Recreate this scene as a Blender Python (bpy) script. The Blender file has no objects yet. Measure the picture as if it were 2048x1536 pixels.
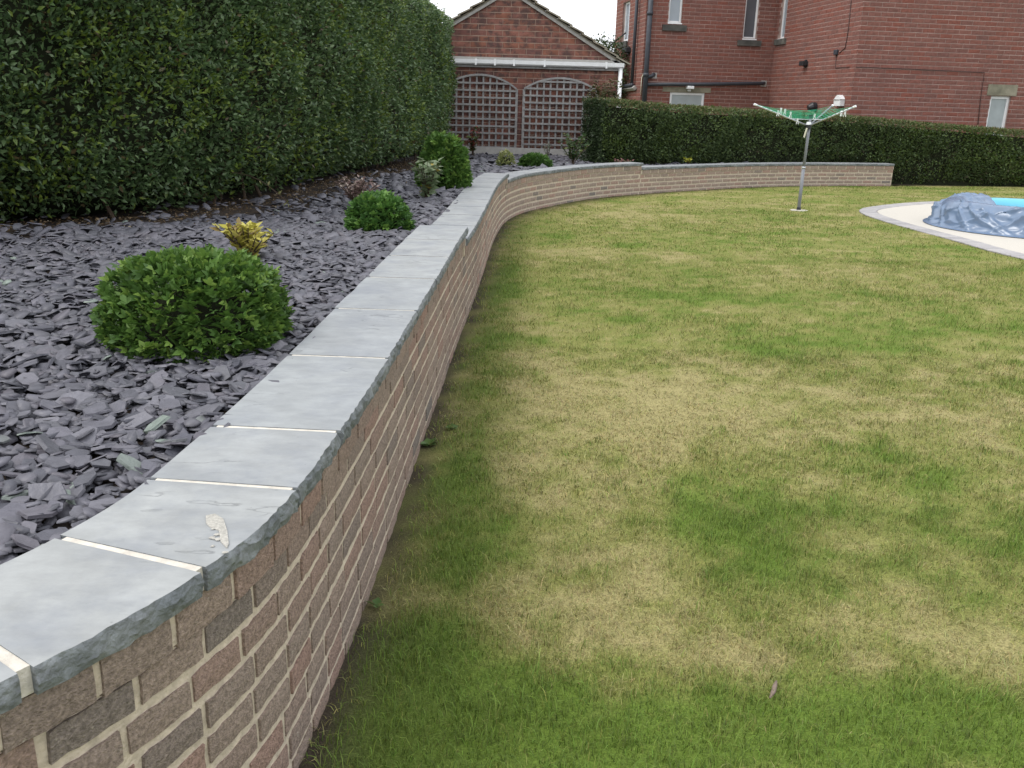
import bpy, bmesh, math, random
import numpy as np
from mathutils import Vector, Matrix

random.seed(7)
rng = np.random.default_rng(11)
scn = bpy.context.scene

# ------------------------------------------------------------------ camera
F, PITCH, ROLL, CH = 1800.0, 17.2, 1.6, 1.45        # focal length in photo pixels (2048 wide), degrees, camera height
_p, _r = math.radians(PITCH), math.radians(ROLL)
FWD = np.array([0, math.cos(_p), -math.sin(_p)])
_rt = np.array([1.0, 0, 0]); _up = np.cross(_rt, FWD)
RT = _rt * math.cos(_r) + _up * math.sin(_r)
UP = -_rt * math.sin(_r) + _up * math.cos(_r)
cd = bpy.data.cameras.new('camera'); cam = bpy.data.objects.new('camera', cd)
scn.collection.objects.link(cam)
cd.sensor_width = 36; cd.lens = F / 2048 * 36; cd.clip_end = 3000; cd.clip_start = 0.05
m3 = Matrix(((RT[0], UP[0], -FWD[0]), (RT[1], UP[1], -FWD[1]), (RT[2], UP[2], -FWD[2])))
cam.matrix_world = Matrix.Translation((0, 0, CH)) @ m3.to_4x4()
scn.camera = cam

# ------------------------------------------------------------------ sky, sun, exposure (bright overcast)
w = bpy.data.worlds.new('World'); scn.world = w; w.use_nodes = True
wt = w.node_tree; bg = wt.nodes['Background']
sky = wt.nodes.new('ShaderNodeTexSky'); sky.sky_type = 'NISHITA'; sky.sun_disc = False
SUN_DIR = Vector((-0.62, -0.22, 0.95)).normalized()     # towards the sun
sky.sun_elevation = math.asin(SUN_DIR.z); sky.sun_rotation = math.atan2(SUN_DIR.x, SUN_DIR.y)
sky.air_density = 1.0; sky.dust_density = 6.0; sky.ozone_density = 1.0
hs = wt.nodes.new('ShaderNodeHueSaturation'); hs.inputs['Saturation'].default_value = 0.22
cl = wt.nodes.new('ShaderNodeMix'); cl.data_type = 'RGBA'; cl.inputs[0].default_value = 0.8      # even white cloud cover over the sky
cl.inputs[7].default_value = (8.2, 8.4, 8.8, 1)
wt.links.new(sky.outputs[0], hs.inputs['Color']); wt.links.new(hs.outputs[0], cl.inputs[6]); wt.links.new(cl.outputs[2], bg.inputs[0])
bg.inputs[1].default_value = 0.15
sd = bpy.data.lights.new('sun', 'SUN'); so = bpy.data.objects.new('sun', sd); scn.collection.objects.link(so)
sd.energy = 1.0; sd.angle = math.radians(22); sd.color = (1.0, 0.96, 0.9)
so.rotation_euler = (-SUN_DIR).to_track_quat('-Z', 'Y').to_euler(); so.location = (-8, -2, 14)
vs = scn.view_settings
vs.view_transform = 'Standard'; vs.look = 'None'; vs.gamma = 1; vs.use_curve_mapping = False
vs.exposure = 0.42
scn.cycles.max_bounces = 6; scn.cycles.transparent_max_bounces = 6; scn.cycles.use_denoising = True

# ------------------------------------------------------------------ photo pixel -> world helpers
def ray(x, y):
    d = (x - 1024) * RT - (y - 768) * UP + F * FWD
    return d
def atz(x, y, z=0.0):
    d = ray(x, y); t = (z - CH) / d[2]; return np.array([d[0] * t, d[1] * t, z])
def aty(x, y, Y):
    d = ray(x, y); t = Y / d[1]; return np.array([d[0] * t, Y, CH + d[2] * t])
def onplane(x, y, P, n):
    d = ray(x, y); o = np.array([0, 0, CH]); t = np.dot(np.asarray(P) - o, n) / np.dot(d, n); return o + d * t
def proj(P):
    q = np.asarray(P, float) - np.array([0, 0, CH]); wv = q @ FWD
    wv = np.where(np.abs(wv) < 1e-6, 1e-6, wv)
    return np.stack([1024 + F * (q @ RT) / wv, 768 - F * (q @ UP) / wv, wv], -1)

# ------------------------------------------------------------------ mesh helpers
COL = scn.collection
def link(o, parent=None):
    COL.objects.link(o)
    if parent is not None: o.parent = parent
    return o
def np_mesh(name, V, T, attrs=None, smooth=False):
    """V (n,3); T list/array of faces (all same size) or list of lists"""
    me = bpy.data.meshes.new(name)
    V = np.ascontiguousarray(V, dtype=np.float32)
    if isinstance(T, np.ndarray):
        k = T.shape[1]; nf = T.shape[0]
        me.vertices.add(len(V)); me.vertices.foreach_set('co', V.ravel())
        me.loops.add(nf * k); me.loops.foreach_set('vertex_index', T.astype(np.int32).ravel())
        me.polygons.add(nf); me.polygons.foreach_set('loop_start', np.arange(0, nf * k, k, dtype=np.int32))
        me.update(calc_edges=True)
    else:
        me.from_pydata(V.tolist(), [], [list(f) for f in T]); me.update()
    if attrs:
        for an, (typ, arr) in attrs.items():
            a = me.attributes.new(an, typ, 'POINT')
            arr = np.ascontiguousarray(arr, dtype=np.float32)
            a.data.foreach_set('color' if typ == 'FLOAT_COLOR' else 'value', arr.ravel())
    if smooth: me.polygons.foreach_set('use_smooth', np.ones(len(me.polygons), dtype=bool))
    return me
def obj(name, me, mat=None, parent=None, loc=None, rz=None):
    o = bpy.data.objects.new(name, me)
    if mat is not None and len(me.materials) == 0: me.materials.append(mat)
    if loc is not None: o.location = loc
    if rz is not None: o.rotation_euler = (0, 0, rz)
    return link(o, parent)
def tag(o, label=None, cat=None, group=None, kind=None):
    if label: o['label'] = label
    if cat: o['category'] = cat
    if group: o['group'] = group
    if kind: o['kind'] = kind
    return o
def thing(name, label, cat, loc=(0, 0, 0), group=None, rz=0):
    o = bpy.data.objects.new(name, None); o.empty_display_size = 0.1
    o.location = loc; o.rotation_euler = (0, 0, rz); link(o)
    return tag(o, label, cat, group)
class MB:
    """collects boxes / tubes / prisms in thing-local coordinates and builds ONE mesh"""
    def __init__(s): s.v = []; s.f = []
    def add(s, V, Fs):
        n = len(s.v); s.v += [tuple(map(float, p)) for p in V]; s.f += [[i + n for i in f] for f in Fs]; return s
    def box(s, a, b):
        (x0, y0, z0), (x1, y1, z1) = a, b
        return s.add([(x0,y0,z0),(x1,y0,z0),(x1,y1,z0),(x0,y1,z0),(x0,y0,z1),(x1,y0,z1),(x1,y1,z1),(x0,y1,z1)],
                     [(0,3,2,1),(4,5,6,7),(0,1,5,4),(1,2,6,5),(2,3,7,6),(3,0,4,7)])
    def frame(s, O, U, Vv, N, u0, u1, v0, v1, n0, n1):
        """box in a frame: origin O, axes U, V, N"""
        P = []
        for n in (n0, n1):
            for u, v in ((u0, v0), (u1, v0), (u1, v1), (u0, v1)):
                P.append(O + U * u + Vv * v + N * n)
        return s.add(P, [(0,3,2,1),(4,5,6,7),(0,1,5,4),(1,2,6,5),(2,3,7,6),(3,0,4,7)])
    def tube(s, pts, r, n=8, cap=True):
        pts = [np.asarray(p, float) for p in pts]
        rr = r if hasattr(r, '__len__') else [r] * len(pts)
        ref = None; rings = []
        for i, p in enumerate(pts):
            d = pts[min(i + 1, len(pts) - 1)] - pts[max(i - 1, 0)]; d = d / (np.linalg.norm(d) + 1e-9)
            if ref is None:
                ref = np.array([0, 0, 1.0]) if abs(d[2]) < 0.9 else np.array([1.0, 0, 0])
            a = np.cross(d, ref); a /= np.linalg.norm(a) + 1e-9; b = np.cross(d, a); ref = -b if np.dot(b, ref) < 0 else b
            rings.append([p + rr[i] * (math.cos(2*math.pi*k/n) * a + math.sin(2*math.pi*k/n) * b) for k in range(n)])
        V = [q for rg in rings for q in rg]; Fs = []
        for i in range(len(pts) - 1):
            for k in range(n):
                k2 = (k + 1) % n
                Fs.append((i*n+k, i*n+k2, (i+1)*n+k2, (i+1)*n+k))
        if cap: Fs.append(tuple(range(n))[::-1]); Fs.append(tuple((len(pts)-1)*n + k for k in range(n)))
        return s.add(V, Fs)
    def build(s, name, mat, parent=None, smooth=False, bevel=0):
        me = bpy.data.meshes.new(name); me.from_pydata(s.v, [], s.f); me.update()
        if smooth: me.polygons.foreach_set('use_smooth', np.ones(len(me.polygons), dtype=bool))
        bm = bmesh.new(); bm.from_mesh(me); bmesh.ops.recalc_face_normals(bm, faces=bm.faces)
        if bevel:
            bmesh.ops.bevel(bm, geom=list(bm.edges), offset=bevel, segments=1, affect='EDGES', clamp_overlap=True)
        bm.to_mesh(me); bm.free()
        return obj(name, me, mat, parent)

# value noise in numpy
_perm = rng.permutation(4096)
def _h(ix, iy, iz=0):
    return (_perm[(ix + _perm[(iy + _perm[iz & 4095]) & 4095]) & 4095]) / 4095.0
def vnoise(x, y, z=None):
    x = np.asarray(x, float); y = np.asarray(y, float)
    z = np.zeros_like(x) if z is None else np.asarray(z, float)
    ix, iy, iz = np.floor(x).astype(int), np.floor(y).astype(int), np.floor(z).astype(int)
    fx, fy, fz = x - ix, y - iy, z - iz
    fx, fy, fz = (f * f * (3 - 2 * f) for f in (fx, fy, fz))
    def L(a, b, t): return a + (b - a) * t
    def hh(a, b, c): return _perm[(a + _perm[(b + _perm[c & 4095]) & 4095]) & 4095] / 4095.0
    c = [[[hh(ix + i, iy + j, iz + k) for k in (0, 1)] for j in (0, 1)] for i in (0, 1)]
    return L(L(L(c[0][0][0], c[1][0][0], fx), L(c[0][1][0], c[1][1][0], fx), fy),
             L(L(c[0][0][1], c[1][0][1], fx), L(c[0][1][1], c[1][1][1], fx), fy), fz)
def fbm(x, y, z=None, o=3):
    s = 0; a = 0.5; t = 0
    for i in range(o):
        f = 2.03 ** i
        s = s + a * vnoise(np.asarray(x) * f + 17 * i, np.asarray(y) * f + 9 * i, None if z is None else np.asarray(z) * f); t += a; a *= .5
    return s / t

# ------------------------------------------------------------------ materials
def mat(name, col, rough=0.8, spec=0.3, var=0.15, nscale=20, bump=0.0, bscale=60, metal=0.0, rnd=None, col2=None,
        attr=None, trans=0.0, detail=6, stain=None, sheen=0.0):
    """procedural Principled. rnd: 'object' or attribute name giving 0..1 per piece; attr: colour attribute used as base"""
    m = bpy.data.materials.new(name); m.use_nodes = True
    nt = m.node_tree; N = nt.nodes; L = nt.links; b = N['Principled BSDF']
    b.inputs['Roughness'].default_value = rough; b.inputs['Specular IOR Level'].default_value = spec
    b.inputs['Metallic'].default_value = metal
    tc = N.new('ShaderNodeTexCoord'); geo = N.new('ShaderNodeNewGeometry')
    pos = geo.outputs['Position']
    nz = N.new('ShaderNodeTexNoise'); nz.inputs['Scale'].default_value = nscale; nz.inputs['Detail'].default_value = detail
    L.new(pos, nz.inputs['Vector'])
    if attr:
        a = N.new('ShaderNodeAttribute'); a.attribute_name = attr; base = a.outputs['Color']
    else:
        rgb = N.new('ShaderNodeRGB'); rgb.outputs[0].default_value = (*col, 1); base = rgb.outputs[0]
    if col2 is not None:
        mx = N.new('ShaderNodeMix'); mx.data_type = 'RGBA'
        if rnd:
            if rnd == 'object':
                oi = N.new('ShaderNodeObjectInfo'); rv = oi.outputs['Random']
            else:
                ra = N.new('ShaderNodeAttribute'); ra.attribute_name = rnd; rv = ra.outputs['Fac']
            rp = N.new('ShaderNodeValToRGB'); rp.color_ramp.elements[0].position = 0.15; rp.color_ramp.elements[1].position = 0.95
            cs = [col] + list(col2) if isinstance(col2[0], (tuple, list)) else [col, col2]
            while len(rp.color_ramp.elements) < len(cs): rp.color_ramp.elements.new(0.5)
            for i, c in enumerate(cs):
                e = rp.color_ramp.elements[i]; e.position = 1.0 if i == len(cs)-1 else .94 * i / max(len(cs) - 2, 1); e.color = (*c, 1)
            L.new(rv, rp.inputs[0]); base = rp.outputs[0]
        else:
            n2 = N.new('ShaderNodeTexNoise'); n2.inputs['Scale'].default_value = nscale * 0.23; n2.inputs['Detail'].default_value = 5
            L.new(pos, n2.inputs['Vector'])
            rp = N.new('ShaderNodeValToRGB'); rp.color_ramp.elements[0].position = .38; rp.color_ramp.elements[1].position = .62
            L.new(n2.outputs['Fac'], rp.inputs[0]); L.new(rp.outputs[0], mx.inputs[0])
            L.new(base, mx.inputs[6]); mx.inputs[7].default_value = (*col2, 1); base = mx.outputs[2]
    if var > 0:
        mr = N.new('ShaderNodeMapRange'); mr.inputs[1].default_value = .25; mr.inputs[2].default_value = .75
        mr.inputs[3].default_value = 1 - var; mr.inputs[4].default_value = 1 + var
        L.new(nz.outputs['Fac'], mr.inputs[0])
        vm = N.new('ShaderNodeVectorMath'); vm.operation = 'SCALE'
        L.new(base, vm.inputs[0]); L.new(mr.outputs[0], vm.inputs['Scale']); base = vm.outputs[0]
    if stain:
        scol, sscale, lo, hi = stain
        sn = N.new('ShaderNodeTexNoise'); sn.inputs['Scale'].default_value = sscale; sn.inputs['Detail'].default_value = 7
        sn.inputs['Roughness'].default_value = .65; L.new(pos, sn.inputs['Vector'])
        sr = N.new('ShaderNodeMapRange'); sr.inputs[1].default_value = lo; sr.inputs[2].default_value = hi
        L.new(sn.outputs['Fac'], sr.inputs[0])
        sx = N.new('ShaderNodeMix'); sx.data_type = 'RGBA'; L.new(sr.outputs[0], sx.inputs[0])
        L.new(base, sx.inputs[6]); sx.inputs[7].default_value = (*scol, 1); base = sx.outputs[2]
    L.new(base, b.inputs['Base Color'])
    if bump > 0:
        bn = N.new('ShaderNodeTexNoise'); bn.inputs['Scale'].default_value = bscale; bn.inputs['Detail'].default_value = 8
        L.new(pos, bn.inputs['Vector'])
        bp = N.new('ShaderNodeBump'); bp.inputs['Strength'].default_value = bump; bp.inputs['Distance'].default_value = .01
        L.new(bn.outputs['Fac'], bp.inputs['Height']); L.new(bp.outputs[0], b.inputs['Normal'])
    if trans > 0:
        tr = N.new('ShaderNodeBsdfTranslucent'); L.new(base, tr.inputs[0])
        ms = N.new('ShaderNodeMixShader'); ms.inputs[0].default_value = trans
        L.new(b.outputs[0], ms.inputs[1]); L.new(tr.outputs[0], ms.inputs[2])
        L.new(ms.outputs[0], N['Material Output'].inputs[0])
    return m

WB = (.345, .265, .218); WB2 = [(.295, .23, .19), (.34, .23, .188), (.295, .236, .198), (.33, .258, .212), (.275, .218, .184), (.2, .178, .16)]
M = {}
M['wall_brick'] = mat('wall_brick', WB, .92, .15, .42, 130, .9, 260, rnd='object', col2=WB2, stain=((.40, .35, .29), 60, .64, .72))
M['wall_brick_far'] = mat('wall_brick_far', WB, .92, .15, .28, 60, .4, 120, rnd='rnd', col2=WB2, stain=((.36, .31, .25), 38, .62, .78))
M['mortar'] = mat('mortar', (.53, .455, .36), .95, .1, .22, 45, .5, 130)
M['cap_mortar'] = mat('cap_mortar', (.60, .56, .49), .95, .1, .2, 40, .4, 120)
def coping_material():
    m = mat('riven_slate', (.29, .305, .31), .6, .35, .16, 9, .25, 26, rnd='object',
            col2=[(.315, .325, .322), (.275, .29, .30), (.30, .312, .308)], stain=((.225, .24, .26), 4.2, .45, .72))
    nt = m.node_tree; N = nt.nodes; L = nt.links; b = N['Principled BSDF']
    geo = N.new('ShaderNodeNewGeometry')
    # thin riven lines
    mp = N.new('ShaderNodeMapping'); mp.inputs['Scale'].default_value = (2.2, 7.5, 3); L.new(geo.outputs['Position'], mp.inputs[0])
    nz = N.new('ShaderNodeTexNoise'); nz.inputs['Scale'].default_value = 1.6; nz.inputs['Detail'].default_value = 6; L.new(mp.outputs[0], nz.inputs[0])
    ab = N.new('ShaderNodeMath'); ab.operation = 'SUBTRACT'; ab.inputs[1].default_value = .56; L.new(nz.outputs[0], ab.inputs[0])
    aa = N.new('ShaderNodeMath'); aa.operation = 'ABSOLUTE'; L.new(ab.outputs[0], aa.inputs[0])
    mr = N.new('ShaderNodeMapRange'); mr.inputs[1].default_value = 0; mr.inputs[2].default_value = .012; mr.inputs[3].default_value = -1; mr.inputs[4].default_value = 0
    L.new(aa.outputs[0], mr.inputs[0])
    mk = N.new('ShaderNodeTexNoise'); mk.inputs['Scale'].default_value = 4.5; mk.inputs['Detail'].default_value = 2; L.new(geo.outputs['Position'], mk.inputs[0])
    mm = N.new('ShaderNodeMapRange'); mm.inputs[1].default_value = .50; mm.inputs[2].default_value = .60; L.new(mk.outputs[0], mm.inputs[0])
    mu = N.new('ShaderNodeMath'); mu.operation = 'MULTIPLY'; L.new(mr.outputs[0], mu.inputs[0]); L.new(mm.outputs[0], mu.inputs[1])
    old = b.inputs['Normal'].links[0].from_node
    bp = N.new('ShaderNodeBump'); bp.inputs['Strength'].default_value = .55; bp.inputs['Distance'].default_value = .004
    bc = b.inputs['Base Color'].links[0].from_socket
    sn = N.new('ShaderNodeTexNoise'); sn.inputs['Scale'].default_value = 1.0; sn.inputs['Detail'].default_value = 8; sn.inputs['Roughness'].default_value = .7
    m2 = N.new('ShaderNodeMapping'); m2.inputs['Scale'].default_value = (14, 30, 14); L.new(geo.outputs['Position'], m2.inputs[0]); L.new(m2.outputs[0], sn.inputs[0])
    r2 = N.new('ShaderNodeMapRange'); r2.inputs[1].default_value = .3; r2.inputs[2].default_value = .7; r2.inputs[3].default_value = .91; r2.inputs[4].default_value = 1.09; L.new(sn.outputs[0], r2.inputs[0])
    vo = N.new('ShaderNodeTexVoronoi'); vo.inputs['Scale'].default_value = 17; L.new(geo.outputs['Position'], vo.inputs['Vector'])
    r3 = N.new('ShaderNodeMapRange'); r3.inputs[1].default_value = .015; r3.inputs[2].default_value = .05; r3.inputs[3].default_value = .75; r3.inputs[4].default_value = 1.0; L.new(vo.outputs['Distance'], r3.inputs[0])
    pm = N.new('ShaderNodeMath'); pm.operation = 'MULTIPLY'; L.new(r2.outputs[0], pm.inputs[0]); L.new(r3.outputs[0], pm.inputs[1])
    cr = N.new('ShaderNodeMapRange'); cr.inputs[1].default_value = -1; cr.inputs[2].default_value = 0; cr.inputs[3].default_value = .7; cr.inputs[4].default_value = 1; L.new(mu.outputs[0], cr.inputs[0])
    p2 = N.new('ShaderNodeMath'); p2.operation = 'MULTIPLY'; L.new(pm.outputs[0], p2.inputs[0]); L.new(cr.outputs[0], p2.inputs[1])
    vm = N.new('ShaderNodeVectorMath'); vm.operation = 'SCALE'; L.new(bc, vm.inputs[0]); L.new(p2.outputs[0], vm.inputs['Scale']); L.new(vm.outputs[0], b.inputs['Base Color'])
    L.new(mu.outputs[0], bp.inputs['Height']); L.new(old.outputs[0], bp.inputs['Normal']); L.new(bp.outputs[0], b.inputs['Normal'])
    return m
M['coping'] = coping_material()
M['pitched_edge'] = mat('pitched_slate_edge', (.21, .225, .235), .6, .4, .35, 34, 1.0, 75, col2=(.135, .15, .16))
M['slate'] = mat('slate_chip', (.11, .108, .125), .5, .45, .18, 40, .35, 90, rnd='object',
                 col2=[(.066, .067, .083), (.118, .115, .138), (.083, .084, .098), (.138, .136, .158), (.10, .093, .11), (.19, .23, .20)])
M['slate_far'] = mat('slate_chippings', (.11, .108, .125), .5, .45, .18, 30, .3, 70, rnd='rnd',
                 col2=[(.066, .067, .083), (.118, .115, .138), (.083, .084, .098), (.138, .136, .158), (.10, .093, .11), (.19, .23, .20)])
M['bed_soil'] = mat('bed_soil', (.03, .027, .027), .95, .1, .4, 35, .6, 60, col2=(.055, .04, .028))
M['lawn'] = mat('lawn_soil', (1, 1, 1), .95, .1, .45, 170, .5, 200, attr='col')
M['grass'] = mat('grass', (1, 1, 1), .6, .25, 0, attr='col', trans=.25)
M['ground'] = mat('ground', (.10, .12, .04), .95, .1, .3, 4)
M['leaf'] = mat('leaf', (1, 1, 1), .4, .5, 0, attr='col', trans=.22)
M['leaf_soft'] = mat('leaf_soft', (1, 1, 1), .5, .35, 0, attr='col', trans=.25)
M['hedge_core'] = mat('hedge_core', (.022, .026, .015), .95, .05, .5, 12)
M['bark'] = mat('bark', (.075, .055, .04), .9, .15, .35, 60, .5, 90)
RB = (.22, .082, .062)
RB2 = [(.23, .104, .08), (.175, .082, .07), (.245, .11, .084), (.135, .072, .064)]
M['red_brick'] = mat('red_brick', RB, .9, .15, .22, 14, .3, 60, rnd='object', col2=[(.215, .098, .08), (.185, .088, .074), (.225, .102, .082), (.165, .083, .072)])  # red muted a little, distance haze put into the brick colour
M['red_brick_far'] = mat('red_brick_far', RB, .9, .15, .22, 14, .3, 60, rnd='rnd', col2=[(.215, .098, .08), (.185, .088, .074), (.225, .102, .082), (.165, .083, .072)])
M['house_mortar'] = mat('house_mortar', (.35, .26, .23), .95, .1, .35, 2.2)  # contrast with the brick lowered, distance haze put into the colour
M['garage_brick'] = mat('garage_brick', (.235, .1, .068), .9, .15, .3, 7, .3, 60, rnd='object', col2=RB2, stain=((.10, .06, .054), 6.5, .46, .60))
M['garage_brick_far'] = mat('garage_brick_far', (.235, .1, .068), .9, .15, .3, 7, .3, 60, rnd='rnd', col2=RB2, stain=((.10, .06, .054), 6.5, .46, .60))
M['garage_mortar'] = mat('garage_mortar', (.33, .24, .19), .95, .1, .3, 8)
M['white_plastic'] = mat('white_plastic', (.78, .79, .80), .4, .5, .06, 12)
M['black_plastic'] = mat('black_plastic', (.022, .024, .028), .45, .45, .2, 15)
M['pipe'] = mat('pipe_paint', (.045, .05, .062), .5, .4, .2, 10)
M['cable'] = mat('cable', (.07, .04, .038), .6, .3, .2, 10)
M['stone'] = mat('sill_stone', (.14, .135, .12), .9, .15, .3, 9, .3, 40, col2=(.075, .075, .07))
M['lintel_stone'] = mat('lintel_stone', (.27, .25, .19), .9, .15, .25, 8, .3, 40, col2=(.2, .19, .14))
M['concrete'] = mat('concrete', (.38, .37, .35), .9, .2, .12, 12, .3, 60)
M['timber'] = mat('weathered_timber', (.29, .285, .28), .85, .15, .2, 18, .3, 60, col2=(.235, .23, .228))
M['verge'] = mat('verge', (.36, .35, .33), .9, .15, .25, 14, .3, 40)
M['roof_tile'] = mat('roof_tile', (.2, .17, .13), .9, .15, .3, 9, .4, 30, col2=(.26, .24, .19))
M['cream'] = mat('patio_resin', (.53, .50, .445), .9, .15, .08, 200, .25, 300)
M['sett'] = mat('sett', (.36, .345, .345), .85, .2, .15, 30, .3, 90, rnd='object', col2=[(.39, .375, .37), (.31, .30, .305), (.42, .40, .385)])
M['sett_joint'] = mat('sett_joint', (.3, .28, .26), .95, .1, .2, 60)
M['alu'] = mat('aluminium', (.55, .57, .6), .38, .5, .05, 20, metal=.75)
M['grey_paint'] = mat('grey_pole', (.22, .23, .255), .5, .4, .08, 20)
M['line'] = mat('green_line', (.02, .42, .22), .45, .4, .1, 30)
M['peg_white'] = mat('peg_white', (.8, .82, .82), .4, .4, 0.03)
M['tarp'] = mat('tarp', (.13, .19, .29), .27, .7, .15, 7, .06, 30)
M['pool_vinyl'] = mat('pool_vinyl', (.13, .46, .60), .35, .5, .04, 6)
M['cream_soft'] = mat('cord', (.6, .58, .45), .7, .3, .1)
M['stick'] = mat('stick', (.22, .17, .14), .9, .1, .3, 80, .4, 120)
def glass_mat(name, col):
    m = mat(name, col, .06, .6, .12, 2.5); return m
M['glass_pale'] = glass_mat('window_glass', (.30, .34, .38))
M['glass_dark'] = glass_mat('window_glass_dark', (.10, .11, .125))
M['glass_frost'] = mat('frosted_glass', (.34, .38, .39), .35, .5, .1, 6)

# ------------------------------------------------------------------ wall path (front face of the retaining wall)
CP = [(-1.15,.62),(-.98,.74),(-.82,.89),(-.70,1.05),(-.616,1.185),(-.537,1.362),(-.475,1.6),(-.445,1.95),(-.425,2.4),(-.41,2.95),(-.397,3.6),(-.382,4.3),
      (-.365,5.2),(-.338,6.1),(-.31,7.05),(-.282,8.55),(-.25,10.1),(-.175,11.5),(-.04,12.4),(.17,13.12),(.5,13.85),(.93,14.7),(1.48,15.55),
      (2.2,16.38),(3.1,17.22),(3.95,17.95),(4.86,18.65),(6.1,19.33),(7.1,19.72),(8.1,20.0)]
def spline(cp, step):
    cp = np.array(cp, float); out = []
    P = np.vstack([2*cp[0]-cp[1], cp, 2*cp[-1]-cp[-2]])
    for i in range(1, len(P) - 2):
        p0, p1, p2, p3 = P[i-1], P[i], P[i+1], P[i+2]
        for t in np.linspace(0, 1, 40, endpoint=False):
            out.append(.5*((2*p1)+(-p0+p2)*t+(2*p0-5*p1+4*p2-p3)*t*t+(-p0+3*p1-3*p2+p3)*t**3))
    out.append(P[-2]); out = np.array(out)
    for _ in range(25): out[1:-1] = .25*out[:-2] + .5*out[1:-1] + .25*out[2:]
    s = np.r_[0, np.cumsum(np.linalg.norm(np.diff(out, axis=0), axis=1))]
    ss = np.linspace(0, s[-1], int(s[-1]/step) + 1)
    return ss, np.stack([np.interp(ss, s, out[:, k]) for k in range(out.shape[1])], 1)
WS, WP = spline(CP, .02)
WT = np.gradient(WP, axis=0); WT /= np.linalg.norm(WT, axis=1)[:, None]
WN = np.stack([WT[:, 1], -WT[:, 0]], 1)              # outward, towards the lawn
def wall_at(s, off=0.0):
    p = np.array([np.interp(s, WS, WP[:, 0]), np.interp(s, WS, WP[:, 1])])
    t = np.array([np.interp(s, WS, WT[:, 0]), np.interp(s, WS, WT[:, 1])]); t /= np.linalg.norm(t)
    n = np.array([t[1], -t[0]])
    return p + n * off, t, n
def s_of_y(y): return float(np.interp(y, WP[:, 1], WS))
WQ = WP[::6]
def sdist(X, Y):
    """signed distance to wall front line: >0 on the lawn side"""
    X = np.asarray(X, float).ravel(); Y = np.asarray(Y, float).ravel()
    out = np.full(X.shape, 1e9)
    A = WQ[:-1]; B = WQ[1:]; D = B - A; LL = (D**2).sum(1)
    for c in range(0, len(X), 20000):
        x = X[c:c+20000, None]; y = Y[c:c+20000, None]
        t = np.clip(((x-A[:,0])*D[:,0] + (y-A[:,1])*D[:,1]) / LL, 0, 1)
        ex = x - A[:,0] - t*D[:,0]; ey = y - A[:,1] - t*D[:,1]
        d2 = ex**2 + ey**2; k = d2.argmin(1); r = np.arange(len(k))
        sg = np.sign(ex[r,k]*D[k,1] - ey[r,k]*D[k,0])
        out[c:c+20000] = np.sqrt(d2[r,k]) * sg
    return out
G = .075                                             # course gauge
CAPT = .047
SEC = [(WS[0], s_of_y(5.86), .69), (s_of_y(5.86), s_of_y(11.78), .615), (s_of_y(11.78), s_of_y(16.35), .54), (s_of_y(16.35), WS[-1], .465)]
def bedz(y): return np.interp(y, [0, 5.3, 6.6, 11.2, 12.8, 15.8, 17.5, 22], [.652, .648, .58, .572, .505, .485, .385, .385])

# hedge front foot line (left privet hedge)
HCP = [(-6.2,3.0),(-4.3,4.5),(-3.3,5.65),(-2.68,6.6),(-2.38,7.5),(-2.12,8.5),(-1.95,10.3),(-1.78,13.6),(-1.55,17.5),(-1.42,19.7)]
HS, HP = spline(HCP, .05)
HT = np.gradient(HP, axis=0); HT /= np.linalg.norm(HT, axis=1)[:, None]
HN = np.stack([HT[:, 1], -HT[:, 0]], 1)
def hedge_x(y): return np.interp(y, HP[:, 1], HP[:, 0])

# ------------------------------------------------------------------ ground, lawn
def smooth01(x): x = np.clip(x, 0, 1); return x*x*(3-2*x)
gpatch = []      # (x, y, rx, ry, value) world metres; value >0 green, <0 straw
def gp(px, py, rx, ry, v):
    p = atz(px, py, 0); gpatch.append((p[0], p[1], rx, ry, v))
for a in [(1150,472,.5,.55,.8),(1370,490,.8,.5,.7),(1560,468,.8,.4,.6),(1690,497,.9,.5,.6),(1900,520,1.0,.5,.5),(1130,560,.35,.5,.5),(1300,590,.7,.35,.6),
          (1420,590,.3,.2,.6),(1140,690,.28,.3,1.0),(1300,640,.4,.3,.7),(1520,690,.55,.22,.9),(1720,690,.5,.3,.55),(1900,650,.8,.4,.6),(1180,910,.2,.15,.6),
          (1470,1040,.22,.35,1.1),(1600,1110,.25,.22,.9),(1380,960,.2,.2,.6),(1870,980,.3,.3,.8),(1950,1080,.25,.25,.5),(1760,940,.3,.15,.5),
          (1100,1480,.3,.16,2.2),(1500,1490,.5,.17,2.2),(1900,1470,.4,.18,1.8),(860,1400,.2,.25,1.5),(1700,1400,.25,.1,.7),(1990,1180,.15,.1,.5),
          (1150,430,1.2,.6,-.5),(1400,415,1.6,.7,-.55),(1600,440,1.0,.6,-.4),(1080,640,.25,.45,-.6),(1050,760,.25,.5,-.5),(1250,760,.5,.35,-.7),(1500,780,.6,.4,-.8),
          (1750,800,.6,.45,-.7),(1950,830,.5,.4,-.6),(1200,860,.25,.3,-.9),(1130,980,.2,.2,-.9),(1000,900,.15,.3,-.5),(1300,880,.3,.25,-.6),(1650,950,.2,.2,-.5),
          (1120,1200,.2,.25,-.8),(1350,1260,.25,.18,-.9),(1650,1230,.3,.2,-.8),(1900,1290,.3,.15,-.8),(1550,1330,.25,.1,-.7),(1040,1290,.12,.15,-.6),(1230,1080,.15,.2,-.5)]:
    gp(*a)
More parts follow.
